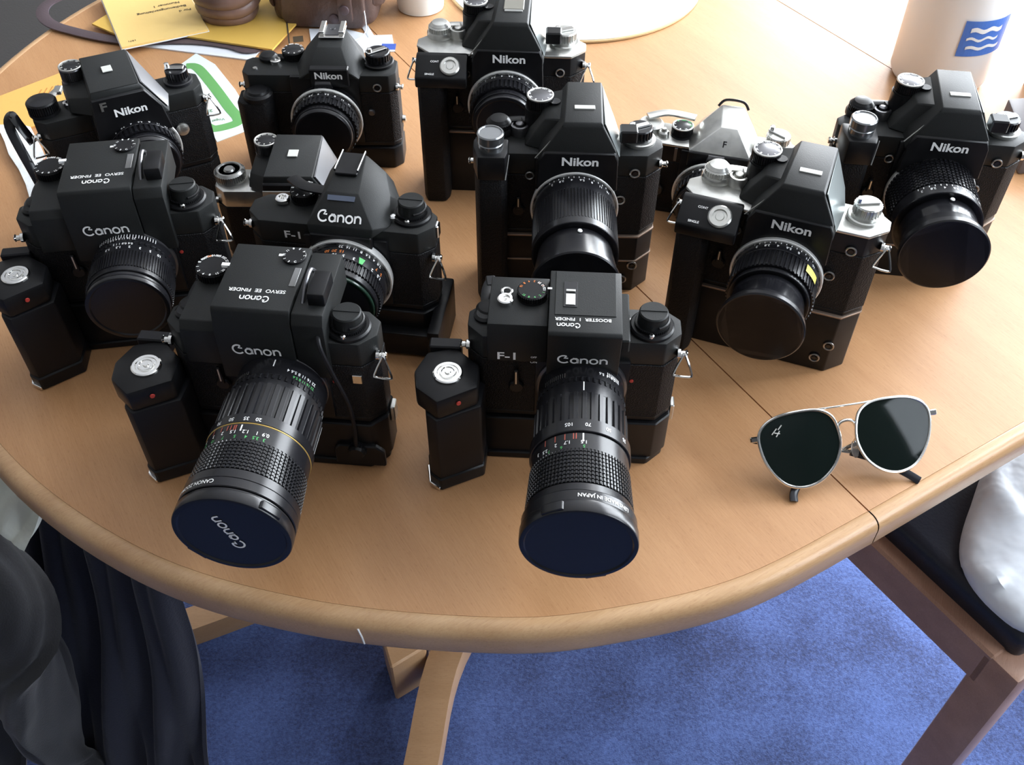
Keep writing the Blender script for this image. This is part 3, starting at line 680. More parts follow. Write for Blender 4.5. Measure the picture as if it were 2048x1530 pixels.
# ---------------- cameras with the big sans lettering
def nikon_text(par, x, y, z, Y, size=10.5):
    flat_text([(glyphs('Nikon', .028), size, 1.12, (x, y, z), (1, 0, 0), Y)], par, WHITE)
def ftn_finder(r, h, light_side=True):
    f = MB().hull([(-22, -34, h+104), (19, -34, h+104), (-20, 27, h+106), (20, 26, h+106), (-23, -35, h+99), (20, -35, h+99),
                   (-27, -36, h+72), (38, -36, h+72), (-24, 28, h+77), (30, 28, h+77), (42, -20, h+77), (-24, -10, h+77)], .6).build('metering_finder', TOPBLK, r)
    MB().hull([(20.8, -33, h+103.6), (20.9, 25, h+105), (30.2, 26, h+79), (41.2, -19, h+79), (38, -34, h+76), (22, -33, h+103.6), (31, 26, h+79.2), (42.2, -19, h+79.2)]).build('lit_side_panel', mat('window_lit_panel', (.22, .22, .23), .35, .4), f)  # window light on this face is painted in as a lighter grey
    MB().hull([(-27.5, -37.2, h+56), (37, -37.2, h+56), (-27.5, -26, h+56), (37, -26, h+56), (-23.5, -37.2, h+98), (21.5, -37.2, h+98), (-23, -30, h+100), (21, -30, h+100), (33, -37.2, h+80), (33, -28, h+80)], .8).build('name_plate', PAINT, f)
    MB().box(-5.5, 3, -7, 3, h+105.4, h+106.3, .2).build('meter_window', CREAMW, f)
    MB().hull([(-42, -14, h+79), (-22, -30, h+79), (-22, 26, h+79), (-42, 26, h+79), (-40, -8, h+90), (-22, -22, h+94), (-22, 26, h+94), (-40, 26, h+90)], .8).build('meter_coupling', TOPBLK, f)
    d = knob(f, 'film_speed_dial', -29, 21, h+90, 14, 10.5, DKMETAL, 40, topm=BARREL, rim=CHROME)
    dial_text([(s, 2.6, 7.6, 30+i*40) for i, s in enumerate(['60', '125', '250', '500', '30', '15', '8', '4', '1'])], 14.5, d, CREAMW)
    return f
def f2_finder(r, h, knobright=True, light=CREAMW, eyelet=False):
    T = 114
    f = MB().hull([(-5, -25, h+T), (24, -25, h+T), (-2, 33, h+T+1), (25, 33, h+T+1), (-20, -31, h+92), (36, -31, h+92), (-25, -31, h+78), (39, -31, h+78),
                   (41, 0, h+84), (36, 30, h+84), (-24, 30, h+84), (-6, -27, h+T-3), (25, -27, h+T-3)], .8, 2).build('metering_finder', TOPBLK, r)
    MB().hull([(-25.5, -33, h+56), (39.5, -33, h+56), (-25.5, -24, h+56), (39.5, -24, h+56), (-24, -33, h+84), (38.5, -33, h+84), (-19.5, -33, h+91), (35.5, -33, h+91), (-19.5, -24, h+93), (35.5, -24, h+93)], .8).build('name_plate', PAINT, f)
    MB().hull([(26.3, -24, h+T-2), (26.2, 31, h+T-1), (37, 29, h+85), (41.2, 0, h+85), (39.6, -28, h+85), (27, -24, h+T-2), (38, 29, h+85), (42, 0, h+85)]).build('lit_side_panel', mat('window_glare_panel', (.30, .33, .33), .28, .7), f)  # window reflection on the black finder side, put into a paler metallic colour
    MB().box(3, 19, -7, -2, h+T+.2, h+T+1.2, .2).build('light_window', light, f)
    MB().hull([(-36, -6, h+80), (-6, -20, h+80), (-5, 30, h+80), (-36, 30, h+80), (-20, -8, h+106), (-7, -14, h+109), (-5, 30, h+110), (-22, 30, h+106)], 1).build('meter_housing', TOPBLK, f)
    MB().tube([(-27, -29.5, h+84), (-8, -26, h+107)], .5, 5).build('bright_edge', CHROME, f)
    MB().lathe([(0, 12), (22, 12)], 36, 'z', (0, 0, 0)).build('dial_column', PAINT, f, (-24, 17, h+80))
    d = knob(f, 'speed_dial', -24, 17, h+101, 11, 11, PAINT, 40, topm=DKMETAL, rim=CHROME)
    dial_text([(s, 2.8, 8.6, 30+i*36) for i, s in enumerate(['60', '125', '250', '500', '1K', '2K', 'B', '1', '4', '15'])], 11.6, d, WHITE)
    MB().lathe([(0, 4.4), (1.4, 4.4), (1.4, 0)], 18, 'z').build('battery_check', BARREL, f, (-12, 12, h+108.5))
    if knobright: MB().box(40, 54, -14, -1, h+88, h+99, 1.2).build('eyepiece_lever', PAINT, f)
    if eyelet: MB().box(2, 20, -4, 18, h+T+.3, h+T+1.6, .6).build('ready_light_cover', mat('brown_grey_window', (.20, .19, .16), .4), f)
    return f
def drive_f2(r, h, two_lines=True):
    MB().prism(profile(152, 20, 18, 14), 0, h-.8, 1.2, 2).build('motor_drive', PAINT, r)
    z2 = h*.55
    for z in ([h-1.2, z2] if two_lines else [h-1.2]):
        mb = MB().prism(profile(153, 20.8, 18.8, 14), z, z+1.8, .3); mb.build('drive_trim', BRASS, r)
    for x, z in ((52, 14), (60, 30)):
        front_ring(r, 'socket', x, z if h > 50 else z*.7, 4.6, DKMETAL, -20)
def drive_grip(r, h, ztop, button, slope=True, bottom=0, bx=-74, w=26):
    # tall hand grip in front of the camera's left end
    g = MB().prism([(bx, -30), (bx+4, -40), (bx+w-4, -40), (bx+w, -32), (bx+w, -16), (bx, -16)], bottom, h+ztop-22, 2.5, 2).build('motor_grip', LEATHER, r)
    if button == 'ring':
        MB().hull([(bx, -17, h+ztop-22), (bx+46, -17, h+ztop-22), (bx, -42, h+ztop-22), (bx+46, -42, h+ztop-22), (bx, -22, h+ztop), (bx+46, -22, h+ztop), (bx, -17, h+ztop), (bx+46, -17, h+ztop), (bx, -42, h+ztop-12), (bx+46, -42, h+ztop-12)], 1.5, 2).build('grip_head', PAINT, g)
        a = Matrix.Translation((bx+31, -32.5, h+ztop-5.6)) @ Matrix.Rotation(R(31), 4, 'X')
        MB().lathe([(0, 9), (1.6, 9), (2.6, 8), (2.6, 5.6), (1, 5.2), (1, 3.4), (1.8, 3), (1.8, 0)], 32).xf(a).build('release_button', CHROME, g)
        flat_text([(glyphs('CONT', .02), 2.6, 1, (bx+17, -28.3, h+ztop-3.2), (1, 0, 0), (0, 20, 12)), (glyphs('SINGLE', .02), 2.6, 1, (bx+13, -39, h+ztop-9.6), (1, 0, 0), (0, 20, 12))], g, WHITE)
    else:
        MB().prism([(bx-1, -26), (bx+3, -42), (bx+w-1, -42), (bx+w+1, -34), (bx+w+1, -15), (bx-1, -15)], h+ztop-22, h+ztop, 2, 2).build('grip_head', PAINT, g)
        MB().lathe([(0, 10), (5, 10), (6, 9.2)], 36).lathe([(5.5, 9.4), (7, 10.6), (13, 10.6), (14, 9.8), (14, 9), (13.2, 8.6), (13.2, 0)], 36).build('release_button', mat('grey_chrome', (.32, .33, .34), .25, .9), g, (bx+13, -28, h+ztop))
        MB().tube([(bx+w-1, -43, h+ztop-20), (bx+w+1.6, -35, h+ztop-2)], .5, 5).build('bright_edge', CHROME, g)
    return g
def nikon_front(r, h, timer=True):
    front_ring(r, 'sync_socket', 54, h+64, 4.4, DKMETAL); front_ring(r, 'lens_release', 44, h+38, 4.6, DKMETAL, -19)
    front_ring(r, 'preview_button', -31, h+60, 4, DKMETAL, -18)
    if timer: timer_lever(r, -40, h+26, L=14)
def nikon_lens(r, h, kind, ox=6):
    nums = ('16', '11', '8', '5.6', '4', '2.8', '2')
    if kind == 'short':      # normal lens, bare front
        sec = [dict(k='ring', d0=3, d1=7, r=32, n='aperture_ring'), dict(k='rib', d0=7, d1=12, r=33, cnt=40, dep=.8, duty=.4, n='aperture_grip'), dict(k='ring', d0=12, d1=15, r=35, m=RINGM, n='chrome_ring'),
               dict(k='ring', d0=15, d1=21, r=32, n='depth_scale'), dict(k='rib', d0=21, d1=31, r=32, cnt=44, dep=1.1), dict(k='ring', d0=31, d1=36, r=29), dict(k='ring', d0=36, d1=40, r=28, r2=27), dict(k='glass', d0=37, d1=38, r=24)]
        R1, D1 = 32, 18
    elif kind == 'capped':
        sec = [dict(k='ring', d0=3, d1=7, r=32, n='aperture_ring'), dict(k='rib', d0=7, d1=12, r=33, cnt=40, dep=.8, duty=.4, n='aperture_grip'), dict(k='ring', d0=12, d1=15, r=35, m=RINGM, n='chrome_ring'),
               dict(k='ring', d0=15, d1=22, r=32, n='depth_scale'), dict(k='rib', d0=22, d1=34, r=32, cnt=50, dep=1.1), dict(k='ring', d0=34, d1=40, r=29), dict(k='cap', d0=40, d1=46, r=28)]
        R1, D1 = 32, 18
    elif kind == 'tele':
        sec = [dict(k='ring', d0=3, d1=7, r=32, n='aperture_ring'), dict(k='ring', d0=5, d1=14, r=34.5, r2=36, m=RINGM, n='chrome_ring'), dict(k='ring', d0=14, d1=30, r=33.5, n='distance_scale'),
               dict(k='rib', d0=30, d1=66, r=34, cnt=84, dep=.7), dict(k='ring', d0=66, d1=74, r=34), dict(k='ring', d0=74, d1=106, r=29, r2=33, n='lens_hood'), dict(k='slip', d0=105, d1=110, r=34, r2=34.5)]
        R1, D1 = 33.5, 20
    elif kind == 'hood':
        sec = [dict(k='ring', d0=3, d1=7, r=32, n='aperture_ring'), dict(k='rib', d0=7, d1=12, r=33, cnt=40, dep=.8, duty=.4, n='aperture_grip'), dict(k='ring', d0=12, d1=16, r=35, m=RINGM, n='chrome_ring'),
               dict(k='ring', d0=16, d1=24, r=32.5, n='distance_scale'), dict(k='rib', d0=24, d1=42, r=32.5, cnt=60, dep=.9), dict(k='ring', d0=42, d1=46, r=30),
               dict(k='ring', d0=46, d1=72, r=26.5, r2=29.5, n='lens_hood', m=GLOSS), dict(k='slip', d0=71, d1=76, r=31.5, r2=32)]
        R1, D1 = 32.5, 20
    else:                    # 'fat' portrait lens with diamond grip
        sec = [dict(k='ring', d0=3, d1=9, r=32, n='aperture_ring'), dict(k='ring', d0=9, d1=13, r=35.6, m=RINGM, n='chrome_ring'), dict(k='grid', d0=13, d1=46, r=35, rows=9, cnt=60),
               dict(k='ring', d0=46, d1=58, r=34.6, n='distance_scale'), dict(k='ring', d0=58, d1=88, r=29, r2=31, n='lens_hood', m=GLOSS), dict(k='slip', d0=87, d1=93, r=33.5, r2=34)]
        R1, D1 = 34.6, 52
    L = lens(r, ox, h+38, sec)
    ring_text([(s, 3.0, R1, D1, 50-i*14) for i, s in enumerate(nums)], L, WHITE)
    tick_marks(L, R1, D1-4.5, D1-2.6, [46-i*7 for i in range(13)], WHITE, .3)
    if kind in ('tele', 'fat'):
        MB().lathe([(0, 1.9), (.7, 1.5), (.9, 0)], 14).xf(Matrix.Rotation(R(4), 4, 'Y') @ Matrix.Translation((0, -(D1+9 if kind == 'fat' else 80), 30.5))).build('index_dot', WHITE, L)
    if kind == 'hood':
        mb = MB(); a0, a1 = R(38), R(62)
        n = 8
        for i in range(n):
            p, q = a0+(a1-a0)*i/n, a0+(a1-a0)*(i+1)/n
            mb.quad((33.1*math.sin(p), -25, 33.1*math.cos(p)), (33.1*math.sin(p), -33, 33.1*math.cos(p)), (33.1*math.sin(q), -33, 33.1*math.cos(q)), (33.1*math.sin(q), -25, 33.1*math.cos(q)))
        mb.build('yellow_scale', mat('yellow_scale', (.62, .55, .12), .4), L)
    # meter coupling prong
    MB().hull([(-9, -6, 31), (9, -6, 31), (-7, -6, 39), (7, -6, 39), (-9, -7.6, 31), (9, -7.6, 31), (-7, -7.6, 39), (7, -7.6, 39)]).build('coupling_prong', DKMETAL, L)
    return L

def nikon_ftn_black(x, y, yaw, h, label):
    r = empty('film_camera', x, y, 0, yaw, label, 'camera', GROUP)
    shell(r, 147, h, TOPBLK, zt=77, ch=9); mount(r, 5, h)
    MB().prism(profile(147, 20, 18, 10), 0, h-.6, 1.2, 2).build('motor_drive', LEATHER, r)
    f = ftn_finder(r, h)
    nikon_text(f, 6, -37.5, h+83, (0, 0, 1), 10)
    flat_text([(glyphs('F', .03), 11, 1.2, (-15, -37.5, h+91), (1, 0, 0), (0, .0, 1))], f, CHROME)
    knob(r, 'shutter_collar', -62, 2, h+77, 12, 13, PAINT, 40, topm=BARREL)
    lever_button(r, -40, 4, h+77); rewind(r, 56, 2, h+77, BARREL, BRIGHT, BARREL, 10)
    wind_lever(r, -60, 8, h+77, CHROME, L=30, ang=70)
    MB().lathe([(0, 9), (3, 9), (5, 7.5), (8, 7), (9, 0)], 24, '-y').build('release_button', BRIGHT, r, (-50, -20, h+38))
    strap_lug(r, 72, -10, h+62, 1); strap_lug(r, -72, -10, h+62, -1); front_ring(r, 'lens_release', 46, h+42, 6, CHROME, -19, False)
    nikon_lens(r, h, 'short')
    # neck strap hanging from the left lug
    P = catmull([(-80, -4, h+54), (-86, 4, h+70), (-90, 10, h+78), (-94, 4, h+66), (-88, -20, h+30), (-78, -52, 16), (-60, -84, 10), (-48, -100, 8)], 7)
    MB().tube(P, 0, 8, flat=(4.2, 1.1)).build('neck_strap', GLOSS, r)
    return r
def nikon_f3(x, y, yaw, h, label):
    r = empty('film_camera', x, y, 0, yaw, label, 'camera', GROUP)
    shell(r, 148, h, TOPBLK, zt=78, ch=7); mount(r, 6, h)
    MB().prism(profile(150, 21, 18, 8), 0, h-.6, 1.5, 2).build('motor_drive', PAINT, r)
    MB().prism([(-78, -34), (-70, -40), (-50, -38), (-46, -30), (-46, -15), (-78, -12)], 0, h+60, 3, 2).build('motor_grip', LEATHER, r)
    MB().lathe([(0, 14), (4, 14), (6, 12), (6, 10), (8, 9), (8, 0)], 36).build('release_collar', PAINT, r, (-58, -27, h+60))
    f = MB().hull([(-18, -22, h+76), (40, -22, h+76), (46, 2, h+78), (38, 32, h+78), (-14, 32, h+78), (-23, 2, h+78), (-8, -24, h+84), (32, -24, h+84), (0, -3, h+99), (23, -3, h+99),
                   (0, 30, h+101), (23, 30, h+101), (36, 8, h+94), (-12, 8, h+94)], .8).build('pentaprism', TOPBLK, r)
    MB().box(-6, 31, -26.5, -18, h+70, h+89, 1).build('name_plate', PAINT, f)
    nikon_text(f, 12, -26.8, h+83, (0, 0, 1), 9.5)
    MB().box(0, 24, 10, 34, h+101, h+102.4, .4).box(0, 5, 14, 36, h+102, h+106, .5).box(19, 24, 14, 36, h+102, h+106, .5).build('accessory_shoe', BRIGHT, f)
    MB().box(5.5, 18.5, 14, 35, h+102.3, h+103, .2).lathe([(0, 2.5), (.8, 2.2), (.8, 0)], 14, 'z', (12, 26, h+103)).build('shoe_contact', DKMETAL, f)
    d = knob(r, 'speed_dial', -28, 17, h+78, 8, 11, PAINT, 36, topm=BARREL); dial_text([(s, 3, 9, i*36) for i, s in enumerate(['60', '125', '250', '500', 'A', 'X', '2', '4', '8', '15'])], 8.5, d, WHITE)
    lever_button(r, -44, 6, h+78, BRIGHT); wind_lever(r, -52, 12, h+79, PAINT, L=17, ang=20); MB().lathe([(0, 2.4), (1, 2.2), (1, 0)], 12).build('screw', BRIGHT, r, (-62, -6, h+78))
    rewind(r, 56, 6, h+78, BARREL, BRIGHT, PAINT, 12, 35)
    strap_lug(r, 73, -10, h+62, 1, False); strap_lug(r, -73, -8, h+62, -1, False)
    front_ring(r, 'sync_socket', 56, h+66, 4.4, DKMETAL); front_ring(r, 'lens_release', 48, h+40, 3.4, DKMETAL, -19, False)
    MB().lathe([(0, 4), (3, 3.6), (4, 0)], 16, 'x').build('side_knob', BRIGHT, r, (75, 4, h+18))
    nikon_lens(r, h, 'short')
    return r
def nikon_f2(x, y, yaw, h, label, top, kind, button, ztop, eyelet=False, light=CREAMW, gx=0):
    r = empty('film_camera', x, y, 0, yaw, label, 'camera', GROUP)
    chrome = top is CHROME
    shell(r, 152, h, top, zt=80, ch=13, front_m=PAINT if chrome else None); mount(r, 6, h); drive_f2(r, h, not chrome or h < 60)
    f = f2_finder(r, h, button != 'ring' or eyelet, light, eyelet)
    nikon_text(f, 8.5, -33.3, h+84, (0, 0, 1), 10.5)
    drive_grip(r, h, ztop, button, bx=-75+gx); nikon_front(r, h)
    knm = CHROME if chrome else PAINT
    k = MB().lathe([(0, 12), (3, 12), (5, 11)], 32).gear(4, 9, 10.5, .6, 30).lathe([(9, 10), (10.5, 8.5), (10.5, 0)], 30).build('advance_hub', knm, r, (-57, 14, h+80))
    wind_lever(r, -57, 14, h+88, knm, L=24, ang=20)
    MB().lathe([(0, 8), (6, 8), (8, 7.4), (8, 5.6), (6, 5.4), (6, 0)], 28).lathe([(6, 3.6), (9, 3.4), (9.6, 2), (9.6, 0)], 18).build('shutter_collar', knm if chrome else DKMETAL, r, (-40, 12, h+80))
    rewind(r, 57, 4, h+80, CHROME if chrome else BARREL, BRIGHT, CHROME, 10.5, 25)
    strap_lug(r, 74, -8, h+66, 1, chrome); strap_lug(r, -74, -8, h+66, -1, chrome)
    nikon_lens(r, h, kind)
    return r
def nikon_ftn_chrome(x, y, yaw, label):
    h = 0
    r = empty('film_camera', x, y, 0, yaw, label, 'camera', GROUP)
    shell(r, 147, h, CHROME, zt=77, ch=9); mount(r, 5, h, m=CHROME)
    f = ftn_finder(r, h)
    MB().box(-24, 6, -38, -36.6, h+76, h+92, .4).build('chrome_name_plate', CHROME, f)
    b = MB().lathe([(0, 13), (8, 13), (9, 12)], 40).gear(2, 8, 13.6, .7, 40).lathe([(9, 12), (10, 11), (10, 9.5), (9, 9), (9, 5), (10.5, 4), (10.5, 0)], 36).build('advance_hub', mat('tarnished_chrome', (.34, .34, .33), .3, .9), r, (-61, 2, h+77))
    lever_button(r, -40, 2, h+77, CHROME); lever_button(r, -31, -10, h+79, BRIGHT)
    rewind(r, 56, 2, h+77, CHROME, BRIGHT, CHROME, 10)
    strap_lug(r, -72, -10, h+62, -1, False); strap_lug(r, 72, -10, h+62, 1, False)
    nikon_lens(r, h, 'short')
    return r
def nikon_f_plain(x, y, yaw, label):
    h = 0
    r = empty('film_camera', x, y, 0, yaw, label, 'camera', GROUP)
    shell(r, 147, h, CHROME, zs=58, zt=77, ch=9, front_m=PAINT); mount(r, 6, h, hi=74)
    f = MB().hull([(-20, -24, h+77), (36, -24, h+77), (42, 6, h+77), (34, 30, h+77), (-16, 30, h+77), (-24, 6, h+77), (5, -8, h+96), (20, -8, h+96), (2, 26, h+99), (22, 26, h+99), (30, 16, h+92), (-8, 16, h+92)], .8, 2).build('pentaprism', CHROME, r)
    MB().box(-20, 36, -26, -20, h+62, h+77, .8).build('name_plate', PAINT, f)
    yy = Vector((0, 16, 19)).normalized()
    flat_text([(glyphs('F', .02), 8, 1, (11, -17.6, h+84.7), (1, 0, 0), (0, 16, 19))], f, BARREL)
    MB().tube(catmull([(-2, 27, h+96), (4, 31, h+101), (20, 31, h+101), (26, 27, h+96)], 5), 1.3, 6).build('eyepiece_rim', PAINT, f)
    d = knob(r, 'speed_dial', -30, 0, h+77, 10, 10, PAINT, 44, topm=BARREL, rim=CHROME)
    dial_text([(s, 2.8, 7.6, i*45) for i, s in enumerate(['125', '250', '500', 'B'])], 10.5, d, GREEN); dial_text([(s, 2.8, 7.6, 180+i*40) for i, s in enumerate(['2', '4', '8', '15'])], 10.5, d, WHITE)
    MB().lathe([(0, 5), (4, 5), (5, 4), (5, 2.6), (8, 2.2), (8, 0)], 20).build('shutter_collar', CHROME, r, (-46, -6, h+77))
    MB().lathe([(0, 12), (5, 12), (7, 10), (7, 0)], 32).build('advance_hub', CHROME, r, (-60, 4, h+77))
    MB().tube(catmull([(-64, 8, h+86), (-46, 16, h+88), (-20, 14, h+88)], 5), 0, 8, flat=(4.5, 1.8)).build('wind_lever', CHROME, r)
    rewind(r, 57, 4, h+77, CHROME, BRIGHT, CHROME, 11, -30)
    strap_lug(r, 72, -10, h+62, 1, False); strap_lug(r, -72, -10, h+62, -1, False)
    timer_lever(r, -44, h+26, mat('worn_lever', (.07, .065, .06), .35, .7), L=18)
    MB().box(-56, -53, -19.2, -17, h+60, h+74, .3).box(-33, -30, -19.2, -17, h+60, h+74, .3).build('front_rib', DKMETAL, r)
    nikon_lens(r, h, 'short')
    return r

canon_booster(43, 500, -3.2, 45, 'black camera, square booster finder, long ribbed zoom lens with plain cap, front centre')
canon_servo(-164, 498, -5.4, 47, 'black camera, servo finder, long zoom lens whose cap carries white lettering, beside the table edge', True, True, (-2, 5))
canon_servo(-306, 624, 8.8, 50, 'black camera, servo finder, short capped lens, grip cut by the left picture edge', False, False, (8, -6))
canon_prism(-132, 624, -7.9, 44, 'black camera with faceted navy prism and silver-ringed lens with orange numerals')
nikon_ftn_black(-356, 797, 26.5, 41, 'black camera with slanted metering finder and black neck strap, far left')
nikon_f3(-187, 881, -.5, 24, 'black camera with small prism, silver accessory shoe, in front of the brown case')
nikon_f2(-11, 839, -2.8, 68, 'tall camera with silver top plates and uncapped lens beside the round mat', CHROME, 'capped', 'ring', 80, True, mat('dim_window', (.25, .25, .24), .4), 0)
nikon_f2(45, 694, -1.5, 61, 'black camera with silver-rimmed rewind knob and long portrait lens, behind the booster-finder camera', TOPBLK, 'tele', 'knob', 92)
nikon_f_plain(186, 796, -15.2, 'small silver camera with a plain pointed silver prism')
nikon_f2(207, 613, -20.5, 61, 'camera with silver top plates and slip-on lens cap, its right side near the sunglasses', CHROME, 'hood', 'ring', 84, False, CREAMW, 0)
nikon_f2(345, 715, -8, 62, 'black camera with diamond-grip lens and broad flat cap, rightmost on the table', TOPBLK, 'fat', 'knob', 88)
nikon_ftn_chrome(-188, 730, 0, 'low silver-topped camera mostly hidden behind the navy-prism camera')

# ------------------------------------------------------------ flat goods and small things on the table
def pix(u, v, h):
    """table coordinates of a measured point at height h (used to enter measured positions)"""
    X = (u-1024)/FPX; U = -(v-765)/FPX
    xc = X*cr-U*sr; uc = X*sr+U*cr
    d = Vector((xc, c_+uc*s_, -s_+uc*c_)); t = (h-CH)/d.z
    return Vector((d.x*t, d.y*t, h))
def sheet(name, pts, z, th, m, parent=None, label=None, cat=None, group=None, bev=0, curl=0):
    cx = sum(p[0] for p in pts)/len(pts); cy = sum(p[1] for p in pts)/len(pts)
    o = MB().prism([(p[0]-cx, p[1]-cy) for p in pts], 0, th, bev).build(name, m, parent, (cx, cy, z+TZ))
    if label: tag(o, label, cat, group)
    return o, (cx, cy)
def grain_mat(n, c, r=.6, **k): return mat(n, c, r, bump=('n', 220, .15, .0006), **k)
YEL = grain_mat('yellow_cover', (.86, .60, .22), .45); OCH = grain_mat('ochre_cover', (.66, .42, .09), .5); PAPER = grain_mat('white_paper', (.72, .75, .80), .6)
BRN = mat('brown_leather', (.060, .038, .034), .36, bump=('n', 260, .35, .0015), var=(28, (.115, .075, .066), .4, .75)); STRAPM = mat('strap_leather', (.085, .060, .068), .45, bump=('n', 400, .2, .0008))
INK = mat('dark_ink', (.07, .05, .03), .6); ORG = grain_mat('orange_envelope', (.85, .45, .12), .55)
# under-lying white booklet, ochre booklet, yellow booklet
sheet('white_leaflet', [(-446, 1104), (-308, 1072), (-298, 1104), (-436, 1136)], 0, 1.6, PAPER, None, 'white leaflet peeping out under the leather strap and the booklets', 'leaflet')
o2, c2 = sheet('ochre_booklet', [(-514, 1146), (-480, 1122), (-420, 1124), (-284, 1086), (-262, 1160), (-290, 1230), (-470, 1236)], 5.4, 2.2, OCH, None, 'ochre booklet lying under the yellow booklet and the leather bundle', 'booklet')
MB().box(-1, 1, -60, 30, 2.2, 2.5).box(5, 17, -58, -44, 2.2, 2.5).xf(Matrix.Translation((110, 0, 0)) @ Matrix.Rotation(R(12), 4, 'Z')).build('printed_mark', INK, o2)
ax = Vector((.902, .431)); ay = Vector((-.431, .902)); q0 = Vector((-460, 1084))
yb, cy_ = sheet('yellow_booklet', [q0, q0+ax*102, q0+ax*102+ay*148, q0+ay*148], 7.8, 2.4, YEL, None, 'yellow instruction booklet with dark lettering, corner pointing at the viewer', 'booklet')
MB().prism([(p.x-cy_[0], p.y-cy_[1]) for p in (q0-ax*1.2-ay*1.2, q0+ax*103-ay*1.2, q0+ax*103+ay*149, q0-ax*1.2+ay*149)], -1.0, 0, .2).build('page_block', PAPER, yb)
def on_cover(s, size, a, b, st_=1.0):
    p = q0+ax*a+ay*b
    return (glyphs(s, .012), size, st_, (p.x-cy_[0], p.y-cy_[1], 2.5), (-ax.x, -ax.y, 0), (-ay.x, -ay.y, 0))
flat_text([on_cover('Für d', 7, 88, 60), on_cover('Bedienungsanleitung', 7.4, 62, 72), on_cover('Nummer 1', 7.4, 70, 84), on_cover('1971', 5, 14, 10)], yb, INK)
# leather strap running under the booklets
SP = [(-540, 1300), (-570, 1235), (-588, 1205), (-586, 1178), (-566, 1152), (-532, 1134), (-490, 1118), (-450, 1110), (-418, 1113), (-376, 1112), (-338, 1103), (-315, 1092), (-296, 1100)]
tag(MB().tube(catmull([(x, y, 3.4) for x, y in SP], 8), 0, 8, flat=(7.5, 1.3)).build('leather_strap', STRAPM, None, (0, 0, TZ)), 'long dusky brown leather strap looping at the table edge and under the booklets', 'strap')
# bundle of rolled leather
bz = empty('leather_bundle', -350, 1172, 7.7, 0, 'round bundle of glossy wound brown leather on the ochre booklet', 'strap bundle')
for k, (rr, tt, z, dx) in enumerate(((27, 9.5, 9.5, 0), (31, 10, 20, 1), (33, 10.5, 32, 2), (31, 10, 44, 3), (26, 9.5, 55, 4))):
    P = [(dx+rr*math.cos(a), rr*.92*math.sin(a), z+4*math.sin(a+k*.6)+1.5*math.sin(3*a+k)) for a in [2*PI*i/40 for i in range(40)]]
    MB().tube(P, tt, 12, True).build('leather_coil', mat('wound_leather', (.10, .058, .046), .34, bump=('n', 200, .3, .001), var=(16, (.22, .135, .11), .4, .7)), bz)
MB().lathe([(0, 24), (52, 24), (52, 0)], 24).build('inner_roll', BRN, bz, (4, 0, 3))
MB().tube(catmull([(-26, -22, 58), (-14, -30, 62), (-4, -24, 63), (-12, -14, 63)], 5, True), 1.6, 8, True).build('buckle', BRIGHT, bz)
# brown camera case
cs = empty('leather_camera_case', -226, 1196, 0, -4, 'dark brown leather camera case with flap and snap studs, back edge of the table', 'camera case')
MB().box(-66, 62, -44, 44, 0, 84, 16, 4).build('case_body', BRN, cs)
MB().prism([(-46, 2), (44, 2), (50, 10), (50, 80), (-50, 80), (-54, 14)], -50, -38, 4, 3, axis='y').build('front_flap', BRN, cs)
MB().box(18, 36, -56, -46, 14, 92, 2.5, 2).build('closing_strap', BRN, cs)
for x, y, z in ((27, -56, 30), (12, -50, 16), (27, -56, 70)): MB().lathe([(0, 6), (2, 5.6), (3, 3.4), (3, 0)], 20, '-y').build('snap_stud', STRAPM, cs, (x, y, z))
MB().hull([(-72, -30, 20), (-62, -44, 20), (-62, -44, 76), (-72, -30, 76), (-60, 20, 20), (-72, 20, 20), (-72, 20, 76), (-60, 20, 76)], 5, 2).hull([(58, -40, 24), (72, -28, 24), (72, 24, 24), (58, 24, 24), (58, -40, 80), (72, -28, 80), (72, 24, 80), (58, 24, 80)], 6, 2).build('side_gusset', BRN, cs)['kind'] = 'stuff'
MB().tube(catmull([(48, -44, 30), (52, -62, 8), (40, -78, 3), (26, -86, 3)], 5), .8, 6).build('tag_string', PAPER, cs)
# white paper tags
tp = [pix(u, v, 1) for u, v in ((618, 57), (690, 57), (742, 70), (784, 69), (790, 102), (700, 106), (624, 98))]
tg, tc_ = sheet('paper_tag', [(p.x, p.y) for p in tp], 0, .8, PAPER, None, 'white paper tag with blue printing between the small-prism black camera and the brown case', 'paper tag')
p1, p2 = pix(724, 43, 1), pix(743, 74, 1)
MB().tube([(p1.x-tc_[0], p1.y-tc_[1], .5), (p2.x-tc_[0], p2.y-tc_[1], .9)], 0, 8, flat=(4, .5)).build('tag_loop', PAPER, tg)
b1 = pix(755, 82, 1); b2 = pix(792, 100, 1)
MB().box(b1.x-tc_[0]+6, b2.x-tc_[0]-1, b2.y-tc_[1]+1, b2.y-tc_[1]+15, .8, 1.0).build('blue_print', mat('blue_print', (.05, .10, .40), .5), tg)
